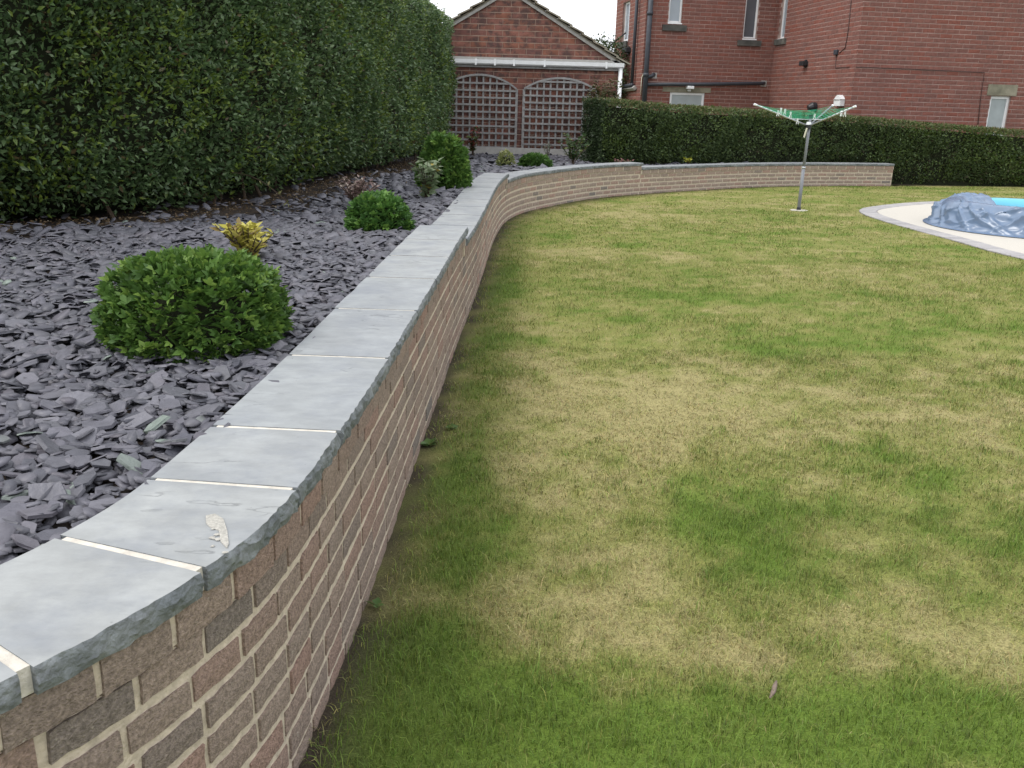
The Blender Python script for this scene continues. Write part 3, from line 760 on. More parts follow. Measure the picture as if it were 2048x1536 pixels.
    P0 = np.array([*HP[int(sy(7.6)/HS[-1]*(len(HS)-1))], .86]) - O
    tip = atz(575, 405, .66) - O
    pts = [P0 + (tip-P0)*t + np.array([0, 0, .06*math.sin(math.pi*t)]) for t in np.linspace(0, 1, 7)]
    b.tube(pts, .0035, 5).build('shoot', M['bark'], root)
    PT = np.array([pts[3], pts[4], pts[4], pts[5], pts[5], pts[6], pts[6], pts[6]])
    Vv, Tt, Cc = leaves(PT + O, rng.normal(0, .5, (8, 3)) + np.array([.4, -.2, 0]), rng.uniform(.035, .05, 8), np.tile((.2, .2, .08), (8, 1)))
    foliage_obj('shoot_leaves', [(Vv, Tt, Cc)], M['leaf_soft'], root, O, stuff=False)
build_left_hedge()
def build_litter():
    N = 8000; i = rng.integers(0, len(HP), N); off = np.abs(rng.normal(0, .46, N)) - .25
    x = HP[i,0]+HN[i,0]*off; y = HP[i,1]+HN[i,1]*off; k = (sdist(x, y) < -.3) & (y > 3.5); x, y = x[k], y[k]; N = len(x)
    P = np.stack([x, y, bedz(y)+rng.uniform(.0, .03, N)], 1); ax = rng.normal(0, 1, (N, 3))*np.array([1, 1, .25])
    c = mixcol((.07,.045,.025), (.2,.14,.075), rng.random(N)); p = rng.random(N) < .06; c[p] = (.36,.30,.2)
    tag(foliage_obj('leaf_litter', [leaves(P, ax, rng.uniform(.012, .034, N), c, LEAF, .5)], M['leaf_soft'], bed, (0,0,0)), kind='stuff')
build_litter()

def build_back_hedge():
    root = thing('box_cut_hedge', 'long flat topped clipped hedge behind the far end of the wall', 'hedge', (6.5, 20.3, 0))
    O = np.array([6.5, 20.3, 0.0])
    # front foot line and top height along it
    F0 = [(1.60, 17.75), (2.6, 18.1), (4.2, 19.0), (6.0, 19.85), (7.9, 20.3), (10, 20.5), (13.5, 20.9)]
    fs, fp = spline(F0, .05); tt = np.gradient(fp, axis=0); tt /= np.linalg.norm(tt, axis=1)[:, None]; fn = np.stack([tt[:,1], -tt[:,0]], 1)
    tpx = [1185, 1240, 1340, 1480, 1620, 1760, 1900, 2048, 2200]; tpy = [196, 199, 209, 218, 226, 237, 249, 262, 275]
    def top(i):
        x, y = fp[i,0], fp[i,1]; P = proj(np.stack([x, y+.15, np.full_like(x, 1.4)], 1))[:,0]
        yy = np.interp(P, tpx, tpy)
        d = np.array([ray(a, b) for a, b in zip(P, yy)]); t = (y+.15)/d[:,1]; return CH + d[:,2]*t
    ii = np.arange(len(fp)); TZ = top(ii); TZ = np.convolve(np.r_[[TZ[0]]*10, TZ, [TZ[-1]]*10], np.ones(21)/21, 'valid')
    DEPTH = 1.15
    parts = []
    L = fs[-1]
    def zb(i): return np.where(fp[i,0] < 7.9, .40, .0)
    N = int(L*1.7*2700); i = rng.integers(0, len(fp), N); u = rng.random(N); zt = TZ[i]; z0 = zb(i); z = z0 + (zt-z0)*u
    s = fs[i]
    off = -.25*np.exp(-u/.08) - .16*np.clip((u-.9)/.1, 0, 1)**2 + .16*(fbm(s*1.3, z*1.6, o=2)-.5) + .10*(fbm(s*5, z*5, o=2)-.5)
    dep = rng.exponential(.05, N) - .02
    P = np.stack([fp[i,0]+fn[i,0]*(off-dep), fp[i,1]+fn[i,1]*(off-dep), z], 1)
    hole = fbm(s*2+3, z*2+9, o=2); k = rng.random(N) < np.clip(1.4-2.2*np.clip(hole-.5, 0, 1)/.2, .3, 1)
    P, i2, u2, s2, z2 = P[k], i[k], u[k], s[k], z[k]; n = len(P)
    ax = np.c_[fn[i2]*.7, np.full(n, .2)] + rng.normal(0, .55, (n, 3))
    g = fbm(s2*1.1+5, z2*1.3, o=3)
    c = mixcol((.06, .098, .042), (.135, .19, .072), rng.random(n))*(.7+.6*g[:, None])
    lt = (rng.random(n) < .12 + .4*np.clip((g-.48)/.15, 0, 1)); c[lt] = mixcol((.085, .14, .03), (.12, .165, .04), rng.random(lt.sum()))
    br = rng.random(n) < .16*np.clip((s2-3)/6, 0, 1)*(1-u2); c[br] = mixcol((.06, .05, .03), (.10, .08, .05), rng.random(br.sum()))
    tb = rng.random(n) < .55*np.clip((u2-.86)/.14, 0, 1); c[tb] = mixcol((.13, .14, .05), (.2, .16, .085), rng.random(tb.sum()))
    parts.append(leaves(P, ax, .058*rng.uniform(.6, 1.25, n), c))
    # top and left end
    N = int(L*DEPTH*1500); i = rng.integers(0, len(fp), N); d = rng.uniform(0, DEPTH, N)
    zz = TZ[i] - .06*np.abs(d/DEPTH-.5) + .07*(fbm(fs[i]*2.5, d*3, o=2)-.5) - rng.exponential(.03, N)
    P = np.stack([fp[i,0]-fn[i,0]*d, fp[i,1]-fn[i,1]*d, zz], 1); ax = rng.normal(0, .5, (N, 3)) + np.array([0, -.2, .6])
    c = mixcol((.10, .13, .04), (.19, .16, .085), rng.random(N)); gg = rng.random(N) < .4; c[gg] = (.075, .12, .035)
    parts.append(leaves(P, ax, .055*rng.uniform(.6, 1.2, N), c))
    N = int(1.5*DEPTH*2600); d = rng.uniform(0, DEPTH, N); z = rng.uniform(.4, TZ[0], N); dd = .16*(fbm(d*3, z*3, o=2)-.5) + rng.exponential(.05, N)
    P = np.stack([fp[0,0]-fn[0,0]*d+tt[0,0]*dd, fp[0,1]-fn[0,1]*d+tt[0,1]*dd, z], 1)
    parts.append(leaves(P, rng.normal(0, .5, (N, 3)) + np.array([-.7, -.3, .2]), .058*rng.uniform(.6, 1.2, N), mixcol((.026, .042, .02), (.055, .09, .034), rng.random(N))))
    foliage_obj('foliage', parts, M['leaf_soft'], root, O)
    b = MB(); n = len(fp)
    ks = list(range(0, n, 6)) + [n-1]; V = []
    for k in ks:
        for (d, z) in ((.16, -.02), (.13, TZ[k]-.14), (DEPTH-.1, TZ[k]-.14), (DEPTH-.1, -.02)):
            V.append((fp[k,0]-fn[k,0]*d-O[0]+(tt[k,0]*.12 if k == 0 else 0), fp[k,1]-fn[k,1]*d-O[1]+(tt[k,1]*.12 if k == 0 else 0), z))
    Fs = []
    for a in range(len(ks)-1):
        for j in range(4): Fs.append((a*4+j, (a+1)*4+j, (a+1)*4+(j+1)%4, a*4+(j+1)%4))
    Fs += [(0,1,2,3), tuple((len(ks)-1)*4+j for j in range(4))[::-1]]
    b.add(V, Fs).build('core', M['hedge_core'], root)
build_back_hedge()

def dome_shrub(name, label, px, z, dens, lsz, cA, cB, cTip, shape=LEAF3, boxy=2.6, back=.9, group=None, hcap=None, soft=True, tipf=.25, skirt=.25, rs=.9):
    cx, l, r, ty, by = px
    Pb = atz(cx, by, z); dist = Pb[1]
    R = (r-l)/2/F*(dist*math.cos(_p)+.4)
    R = R*(1 + R/dist)*rs
    C = np.array([Pb[0] + 0, Pb[1] + R*back, z])
    C[0] = aty(cx, ty, C[1])[0]
    H = aty(cx, ty, C[1])[2] - z - .0
    root = thing(name, label, 'shrub', tuple(C), group)
    N = int(dens*2*math.pi*R*(R+H)*.75)
    v = rng.normal(0, 1, (N, 3)); v[:,2] = np.abs(v[:,2])*1.0 - .12; v /= np.linalg.norm(v, axis=1)[:, None]
    # superellipsoid direction -> radius
    q = (np.abs(v[:,0])**boxy + np.abs(v[:,1])**boxy + np.abs(v[:,2])**boxy)**(-1/boxy)
    low = np.clip((.28 - v[:,2])/.4, 0, 1)
    bump = 1 + .17*(fbm(v[:,0]*3+z*9+cx, v[:,1]*3, v[:,2]*3, o=2)-.5) + .16*(fbm(v[:,0]*8+cx, v[:,1]*8, v[:,2]*8, o=2)-.5) - skirt*low**2
    dep = 1 - np.minimum(rng.exponential(.06, N), .22)
    P = v*(q*bump*dep)[:, None]*np.array([R, R*.95, H]); P[:,2] = np.maximum(P[:,2], .015)
    hole = fbm(v[:,0]*6+5+cx, v[:,1]*6, v[:,2]*6, o=2)
    k = rng.random(N) < np.clip(1.4-1.7*np.clip(hole-.48, 0, 1)/.2, .36, 1); P, v, dep = P[k], v[k], dep[k]; N = len(P)
    ax = v*.8 + rng.normal(0, .42, (N, 3)) + np.array([0, 0, .28])
    c = mixcol(cA, cB, rng.random(N)); t = (rng.random(N) < tipf) & (dep > .95); c[t] = mixcol(cB, cTip, rng.random(t.sum()))
    fo = foliage_obj('foliage', [leaves(P + C, ax, lsz*rng.uniform(.6, 1.25, N), c, shape, .5)], M['leaf_soft'], root, C)
    ns = 26; vv = rng.normal(0, 1, (ns, 3)); vv[:,2] = np.abs(vv[:,2]) + .25; vv /= np.linalg.norm(vv, axis=1)[:, None]
    q2 = (np.abs(vv)**boxy).sum(1)**(-1/boxy); SP = []; SA = []
    for a_, qq in zip(vv, q2):
        for j in range(4): SP.append(a_*qq*np.array([R, R*.95, H])*(1.0 + .022*j)); SA.append(a_ + rng.normal(0, .5, 3) + np.array([0, 0, .3]))
    SP, SA = np.array(SP), np.array(SA)
    foliage_obj('shoots', [leaves(SP + C, SA, lsz*rng.uniform(.6, 1.1, len(SP)), mixcol(cB, cTip, rng.random(len(SP))), shape, .5)], M['leaf_soft'], root, C)
    # dark inner twigs mass + stems
    b = MB(); n1, n2 = 14, 7; V = []
    for j in range(n2+1):
        ph = math.pi/2*j/n2
        for i in range(n1):
            a = 2*math.pi*i/n1; V.append((.74*R*math.cos(a)*math.cos(ph)**.7*(.6 if j == 0 else .88), .70*R*math.sin(a)*math.cos(ph)**.7*(.6 if j == 0 else .88), .72*H*math.sin(ph)))
    Fs = [(j*n1+i, j*n1+(i+1)%n1, (j+1)*n1+(i+1)%n1, (j+1)*n1+i) for j in range(n2) for i in range(n1)]
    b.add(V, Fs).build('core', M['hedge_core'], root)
    for i in range(5):
        a = 2*math.pi*i/5; d = np.array([math.cos(a), math.sin(a), 0])
        MB().tube([d*.02+[0,0,-.03], d*R*.35+[0,0,H*.25], d*R*.6+[0,0,H*.55]], [.010, .007, .004], 5).build('stem', M['bark'], root)
    return root
zz = float(bedz(3))+.005
dome_shrub('rounded_shrub', 'large clipped dome of small lobed bright green leaves beside the pale coping', (388,190,582,518,734), zz, 8500, .031,
           (.055,.115,.028), (.10,.195,.036), (.20,.31,.06), boxy=3.4, back=.95, rs=.745, tipf=.35, skirt=.3)
dome_shrub('rounded_shrub', 'small fresh green mound in front of the pinkish brown plant', (757,690,822,390,474), float(bedz(6)), 5000, .042,
           (.05,.12,.03), (.09,.2,.04), (.17,.3,.06), boxy=2.3, back=.9)
dome_shrub('rounded_shrub', 'tall round green bush behind the pale leaved upright plant', (888,834,942,272,384), float(bedz(9.4)), 3000, .062,
           (.06,.13,.032), (.115,.225,.045), (.21,.33,.07), boxy=2.3, back=.9)
dome_shrub('variegated_shrub', 'tiny ball of yellow green variegated leaves before the trellis', (1012,994,1031,304,336), float(bedz(15.2))+.01, 2600, .05,
           (.16,.2,.06), (.33,.36,.14), (.5,.5,.25), shape=LEAF, boxy=2.0, back=.9)
dome_shrub('rounded_shrub', 'low spreading green cushion between the trellis and the curved coping', (1071,1037,1106,311,338), float(bedz(15.4))+.01, 2400, .06,
           (.045,.1,.026), (.08,.165,.035), (.12,.22,.05), boxy=2.2, back=.9)

def stem_plant(name, label, base, H, spread, nst, per, lsz, c1, c2, c3=None, up=.5, f3=.25, start=.25, cat='plant', wide=1.0, stemcol='bark'):
    root = thing(name, label, cat, tuple(base)); B = np.asarray(base, float)
    sh = (LEAF[0]*np.array([wide, 1, 1]), LEAF[1])
    Ps, As = [], []
    for k in range(nst):
        a = rng.uniform(0, 2*np.pi); sp = spread*rng.uniform(.25, 1)
        d = np.array([math.cos(a)*sp, math.sin(a)*sp, H*rng.uniform(.7, 1.02)])
        pts = [np.array([0,0,-.02]), d*.35*np.array([.7,.7,1]), d*.7*np.array([.9,.9,1]), d]
        MB().tube(pts, [.006, .005, .004, .002], 5).build('stem', M[stemcol], root)
        for j in range(per):
            t = start + (1-start)*(j+.5)/per; p = np.array([np.interp(t, [0,.35,.7,1], [q[m] for q in pts]) for m in range(3)])
            b_ = rng.uniform(0, 2*np.pi); Ps.append(p); As.append([math.cos(b_), math.sin(b_), up + rng.normal(0, .25)])
    Ps, As = np.array(Ps), np.array(As); N = len(Ps)
    c = mixcol(c1, c2, rng.random(N))
    if c3 is not None:
        t = rng.random(N) < f3; c[t] = np.asarray(c3)*rng.uniform(.8, 1.2, (t.sum(), 1))
    foliage_obj('leaves', [leaves(Ps + B, As, lsz*rng.uniform(.65, 1.2, N), c, sh, .4)], M['leaf_soft'], root, B)
    return root
def on_bed(px, py, z=None):
    p = atz(px, py, .6)
    for _ in range(4): p = atz(px, py, float(bedz(p[1])))
    return p
B = on_bed(497, 528); Ht = aty(497, 446, B[1])[2]-B[2]
stem_plant('golden_shrub', 'yellow leaved young shrub peeping over the large clipped dome', B, Ht*.95, .15, 34, 14, .058, (.38,.35,.045), (.55,.50,.13), (.30,.22,.08), up=.6, f3=.12, start=.1, wide=1.1, cat='shrub')
B = on_bed(712, 418); Ht = aty(712, 366, B[1])[2]-B[2]
stem_plant('bronze_plant', 'low bushy plant with pinkish brown and cream leaves', B, Ht*1.2, .22, 34, 13, .052, (.16,.10,.095), (.33,.24,.21), (.5,.42,.36), up=.35, f3=.22, start=.3)
B = on_bed(853, 402); Ht = aty(853, 318, B[1])[2]-B[2]
stem_plant('upright_shrub', 'open upright plant with large pale green leaves and yellowing lower leaves', B, Ht, .17, 15, 10, .10, (.13,.19,.09), (.27,.33,.2), (.36,.29,.06), up=.2, f3=.08, start=.2, wide=1.2, cat='shrub')
B = on_bed(945, 315); Ht = aty(945, 252, B[1])[2]-B[2]
stem_plant('red_tipped_shrub', 'slim shrub with red tipped leaves against the trellis', B, Ht, .22, 9, 12, .12, (.09,.12,.04), (.11,.15,.05), (.26,.055,.045), up=.4, f3=.42, cat='shrub')
B = on_bed(1145, 332); B[1] = min(B[1], 17.6); Ht = aty(1145, 268, B[1])[2]-B[2]
stem_plant('dark_evergreen', 'small dark green conical shrub in front of the trellis beside the clipped hedge', B, Ht, .32, 16, 18, .085, (.03,.065,.022), (.06,.11,.035), (.13,.17,.04), up=.5, f3=.15, cat='shrub')
B = on_bed(1093, 322); B[1] = 18.4; Ht = .42
stem_plant('grey_leaf_plant', 'faint grey green spindly plant at the foot of the trellis', B, Ht, .14, 6, 8, .06, (.16,.18,.13), (.2,.22,.16), None)
B = np.array([*aty(1246, 325, 17.3)[:2], .44])
stem_plant('pink_flower_plant', 'low pink tinted plant just showing above the curved coping', B, aty(1246, 318, 17.3)[2]-.44, .22, 10, 6, .06, (.3,.13,.13), (.4,.22,.2), (.16,.13,.07), up=.5)
B = np.array([*aty(1376, 325, 18.2)[:2], .44])
stem_plant('lime_plant', 'small lime yellow plant tip rising above the coping by the hedge', B, aty(1376, 316, 18.2)[2]-.44, .12, 7, 6, .07, (.3,.32,.03), (.4,.4,.05), None, up=.6)
B = on_bed(236, 648)
stem_plant('white_flowered_plant', 'tiny grey leaved plant with white specks against the side of the large dome', B, .16, .06, 7, 8, .024, (.14,.19,.16), (.25,.29,.26), (.62,.65,.66), up=.4, f3=.14)

# ------------------------------------------------------------------ brick facades
def split_rows(u0, u1, v0, v1, L, g, holes, clip=None):
    out = []; r = 0; v = v0
    while v < v1:
        vc = v + g/2; u = u0 - (0 if r % 2 else L*.5)
        segs = [(u0, u1)] if clip is None else [clip(vc)]
        for (a, b_, c, d) in holes:
            if c < v+g*.7 and d > v+g*.3:
                ns = []
                for (p, q) in segs:
                    if b_ <= p or a >= q: ns.append((p, q)); continue
                    if a > p: ns.append((p, a))
                    if b_ < q: ns.append((b_, q))
                segs = ns
        while u < u1:
            for (p, q) in segs:
                s_, e = max(u, p), min(u+L-.012, q)
                if e - s_ > .04: out.append((s_, e, vc))
            u += L
        v += g; r += 1
    return out
def facade_bricks(items, root, O, m_ind, m_far, H, nind, name='brick'):
    """items: list of (origin, U, N, s, e, v): brick pieces on a plane. the largest in view become objects"""
    base = brick_mesh(900, 1.0, H, .03, .004, 3, 3); Vb, Fb = base
    Vb = Vb.copy(); Vb[:,0] = np.sign(Vb[:,0])*np.where(np.abs(Vb[:,0]) > .3, .5, 0)
    me0 = bpy.data.meshes.new('brick'); me0.from_pydata(Vb.tolist(), [], Fb); me0.update(); me0.materials.append(m_ind)
    sc = []
    for (Og, U, Nn, s_, e, v) in items:
        P = proj(Og + U*(s_+e)/2 + np.array([0,0,v])); ok = P[2] > 0 and -5 < P[0] < 2053 and -5 < P[1] < 345
        sc.append((e-s_)*abs(np.dot(Nn, (Og+U*s_-np.array([0,0,CH]))/np.linalg.norm(Og+U*s_-np.array([0,0,CH]))))/P[2]**2 if ok else -1)
    top = set(np.argsort(-np.array(sc))[:nind].tolist()); VV, FF, RR, nv = [], [], [], 0
    for i, (Og, U, Nn, s_, e, v) in enumerate(items):
        c = Og + U*(s_+e)/2 + np.array([0,0,v]) + Nn*(.007+random.uniform(-.002, .002)); ang = math.atan2(U[1], U[0])
        if i in top:
            o = bpy.data.objects.new(name, me0); link(o, root); o.location = c - O; o.rotation_euler = (0, 0, ang); o.scale = (e-s_, 1, 1)
        else:
            VV.append(place(Vb, c[0]-O[0], c[1]-O[1], c[2]-O[2], U[0], U[1], e-s_)); FF += [[a+nv for a in f] for f in Fb]
            RR.append(np.full(len(Vb), random.random())); nv += len(Vb)
    if VV:
        o = obj('brickwork', np_mesh('brickwork', np.concatenate(VV), FF, {'rnd': ('FLOAT', np.concatenate(RR))}), m_far, root); tag(o, kind='stuff')
def holed_wall(b, O, U, N, u0, u1, v0, v1, holes, th=.12):
    """mortar backing sheet with openings (front at n=0) plus reveals"""
    us = sorted({u0, u1, *[h[0] for h in holes], *[h[1] for h in holes]}); vs_ = sorted({v0, v1, *[h[2] for h in holes], *[h[3] for h in holes]})
    Z = np.array([0, 0, 1.0])
    for i in range(len(us)-1):
        for j in range(len(vs_)-1):
            cu, cv = (us[i]+us[i+1])/2, (vs_[j]+vs_[j+1])/2
            if any(h[0] < cu < h[1] and h[2] < cv < h[3] for h in holes): continue
            P = [O+U*us[i]+Z*vs_[j], O+U*us[i+1]+Z*vs_[j], O+U*us[i+1]+Z*vs_[j+1], O+U*us[i]+Z*vs_[j+1]]
            b.add(P, [(0,1,2,3)])
    for (a, c, d, e) in holes:
        R = [(a,d),(c,d),(c,e),(a,e)]
        for k in range(4):
            (p, q), (r, s) = R[k], R[(k+1)%4]
            b.add([O+U*p+Z*q, O+U*r+Z*s, O+U*r+Z*s-N*th, O+U*p+Z*q-N*th], [(0,1,2,3)])
def window(root, Or, O, U, N, h, glass, fr=.055, inset=.07, sill=None, lintel=None, label=None, cill=True):
    Z = np.array([0, 0, 1.0]); a, c, d, e = h; b = MB(); o2 = O - Or
    for (u0, u1, v0, v1) in ((a, a+fr, d, e), (c-fr, c, d, e), (a+fr, c-fr, d, d+fr), (a+fr, c-fr, e-fr, e)):
        b.frame(o2, U, Z, N, u0+.001, u1-.001, v0+.001, v1-.001, -inset-.05, -inset)
    wo = b.build('window', M['white_plastic'], root)
    MB().frame(o2, U, Z, N, a+fr-.004, c-fr+.004, d+fr-.004, e-fr+.004, -inset-.03, -inset-.02).build('pane', glass, wo)
    if cill: MB().frame(o2, U, Z, N, a-.01, c+.01, d-.035, d-.002, -inset, .03).build('cill', M['white_plastic'], wo)
    if sill: MB().frame(o2, U, Z, N, *sill, -.09, .06).build('sill', M['stone'], wo)
    if lintel: MB().frame(o2, U, Z, N, *lintel, -.05, .022).build('lintel', M['lintel_stone'], wo)
    return wo
Zv = np.array([0, 0, 1.0])

# ------------------------------------------------------------------ garage
def build_garage():
    YG = 20.5; O = np.array([-.2, YG, .3])
    root = thing('garage', 'small red brick garage gable with white gutter behind the trellises', 'garage', tuple(O))
    U = np.array([1.0, 0, 0]); N = np.array([0, -1.0, 0]); Og = np.array([0, YG, 0.0])
    xr = aty(1236, 150, YG)[0]; ap = aty(1020, -22, YG); xl = 2*ap[0] - xr
    ze = aty(1237, 124, YG)[2]; z0 = .25
    def clip(v):
        if v <= ze: return (xl, xr)
        t = (ap[2]-v)/(ap[2]-ze)
        return (ap[0]+(xl-ap[0])*t+.05, ap[0]+(xr-ap[0])*t-.05) if t > 0 else (0, 0)
    b = MB(); D = 5.0
    P = [(xl,0,z0),(xr,0,z0),(xr,0,ze),(ap[0],0,ap[2]),(xl,0,ze)]
    P = [np.array(p)+[0,YG,0]-O for p in P]; Q = [p+np.array([0,D,0]) for p in P]
    b.add(P+Q, [(0,1,2,3,4),(9,8,7,6,5),(1,6,7,2),(0,4,9,5),(0,5,6,1)]).build('wall', M['garage_mortar'], root)
    g = .118; L = .345
    items = [(Og, U, N, s, e, v) for (s, e, v) in split_rows(xl, xr, z0, ap[2], L, g, [], clip)]
    facade_bricks(items, root, O, M['garage_brick'], M['garage_brick_far'], g-.012, 300)
    # roof slopes of tiles, stepped verge
    sl = np.array([xr-ap[0], 0, ze-ap[2]]); ln = np.linalg.norm(sl)
    for sgn in (-1, 1):
        d = np.array([sgn*sl[0], 0, sl[2]])/ln; nn = np.array([sgn*-sl[2], 0, sl[0]])/ln; nn = nn if nn[2] > 0 else -nn
        a0 = ap - O
        MB().frame(a0, d, np.array([0,1.0,0]), nn, -.02 if sgn > 0 else -.021, ln+.16, -.05, D+.1, .0, .03).build('roof', M['roof_tile'], root)
        rf = root.children[-1]
        nt = 10
        for k in range(nt):
            u0 = k*(ln+.18)/nt; bb = MB(); tl = (ln+.18)/nt*1.16
            dd = d*math.cos(.09) + nn*math.sin(.09); n2 = nn*math.cos(.09) - d*math.sin(.09)
            bb.frame(a0 + d*u0 + nn*.035, dd, np.array([0,1.0,0]), n2, 0, tl, -.13, .25, 0, .028).build('verge_tile', M['roof_tile'], root)
        MB().frame(a0, d, np.array([0,1.0,0]), nn, 0.0, ln+.1, -.06, -.012, -.058, -.002).build('bargeboard', M['verge'], root)
    # gutter on a fascia, brackets, downpipe
    gl = aty(905, 121, YG); gr = aty(1247, 133, YG); zg = (gl[2]+gr[2])/2
    MB().frame(Og-O, U, Zv, N, xl-.1, xr+.02, zg+.055, zg+.10, .02, .06).build('flashing', M['concrete'], root)
    MB().frame(Og-O, U, Zv, N, xl-.1, xr, zg-.11, zg-.06, .02, .07).build('fascia', M['timber'], root)
    gt = MB(); n = 8
    prof = [(.03, .055), (.03, -.03), (.06, -.058), (.11, -.058), (.14, -.03), (.145, .045), (.13, .045), (.125, -.02), (.06, -.03), (.05, .055)]
    V = []
    for x in (xl-.15, gr[0]):
        for (dy, dz) in prof: V.append((x-O[0], -dy, zg+dz-O[2]))
    k = len(prof); gt.add(V, [(j, (j+1)%k, k+(j+1)%k, k+j) for j in range(k)] + [tuple(range(k)), tuple(range(k, 2*k))[::-1]])
    go = gt.build('gutter', M['white_plastic'], root)
    for px in (952, 990, 1028, 1089, 1212):
        x = aty(px, 128, YG)[0]; MB().box((x-.02-O[0], -.152, zg-.068-O[2]), (x+.02-O[0], -.02, zg+.06-O[2])).build('bracket', M['white_plastic'], go)
    x = aty(1239, 150, YG)[0]+.01
    MB().tube([(x-O[0], -.075, zg-.05-O[2]), (x-O[0], -.075, z0-O[2])], .045, 10).build('downpipe', M['white_plastic'], root, smooth=True)
    MB().frame(Og-O, U, Zv, N, xl, xr+.05, z0-.1, .56, .0, .10).build('plinth', M['concrete'], root)
    return YG, xl, xr
YG, GXL, GXR = build_garage()

def build_trellis(label, pxl, pxr, py_side, py_top, py_bot, pitch, ncols):
    Y = YG - .075
    L0 = aty(pxl, (py_side+py_bot)/2, Y); R0 = aty(pxr, (py_side+py_bot)/2, Y); xl, xr = L0[0], R0[0]
    zs = aty((pxl+pxr)/2, py_side, Y)[2]; zt = aty((pxl+pxr)/2, py_top, Y)[2]; zb = aty((pxl+pxr)/2, py_bot, Y)[2]
    O = np.array([(xl+xr)/2, Y, zb]); root = thing('trellis', label, 'trellis', tuple(O), 'arched trellises on the garage wall')
    W = xr-xl; c = W/2; h = zt-zs; R = (c*c+h*h)/(2*h); zc = zt-R
    arc = lambda x: zc + math.sqrt(max(R*R-x*x, 0)) - zb
    n = ncols; sp = W/n
    for i in range(n+1):
        x = -c + sp*i; top = arc(x) if 0 < i < n else arc(x)
        w_ = .026 if i in (0, n) else .019
        MB().box((x-w_, 0, 0), (x+w_, .02, top-.01)).build('upright', M['timber'], root)
    z = sp*.35; 
    while z < zt-zb-.06:
        dz = z+zb-zc
        half = c if z+zb < zs else math.sqrt(max(R*R-dz*dz, 0))
        if half > .12: MB().box((-half+.004, -.02, z-.019), (half-.004, -.0005, z+.019)).build('slat', M['timber'], root)
        z += sp*1.02
    b = MB(); pts = []
    for i in range(17):
        x = -c + W*i/16; pts.append((x, arc(x)))
    V = []
    for (x, zz_) in pts:
        V += [(x, -.024, zz_-.024), (x, -.024, zz_+.018), (x, .024, zz_+.018), (x, .024, zz_-.024)]
    Fs = [(i*4+j, (i+1)*4+j, (i+1)*4+(j+1)%4, i*4+(j+1)%4) for i in range(16) for j in range(4)] + [(0,1,2,3), (64,67,66,65)]
    b.add(V, Fs).build('arched_rail', M['timber'], root)
build_trellis('arched grey timber trellis with the red tipped shrub growing before it', 886, 1032, 176, 149, 312, 14, 11)
build_trellis('arched grey timber trellis standing between the bare brick strip and the clipped hedge', 1046, 1190, 179, 156, 322, 14, 11)

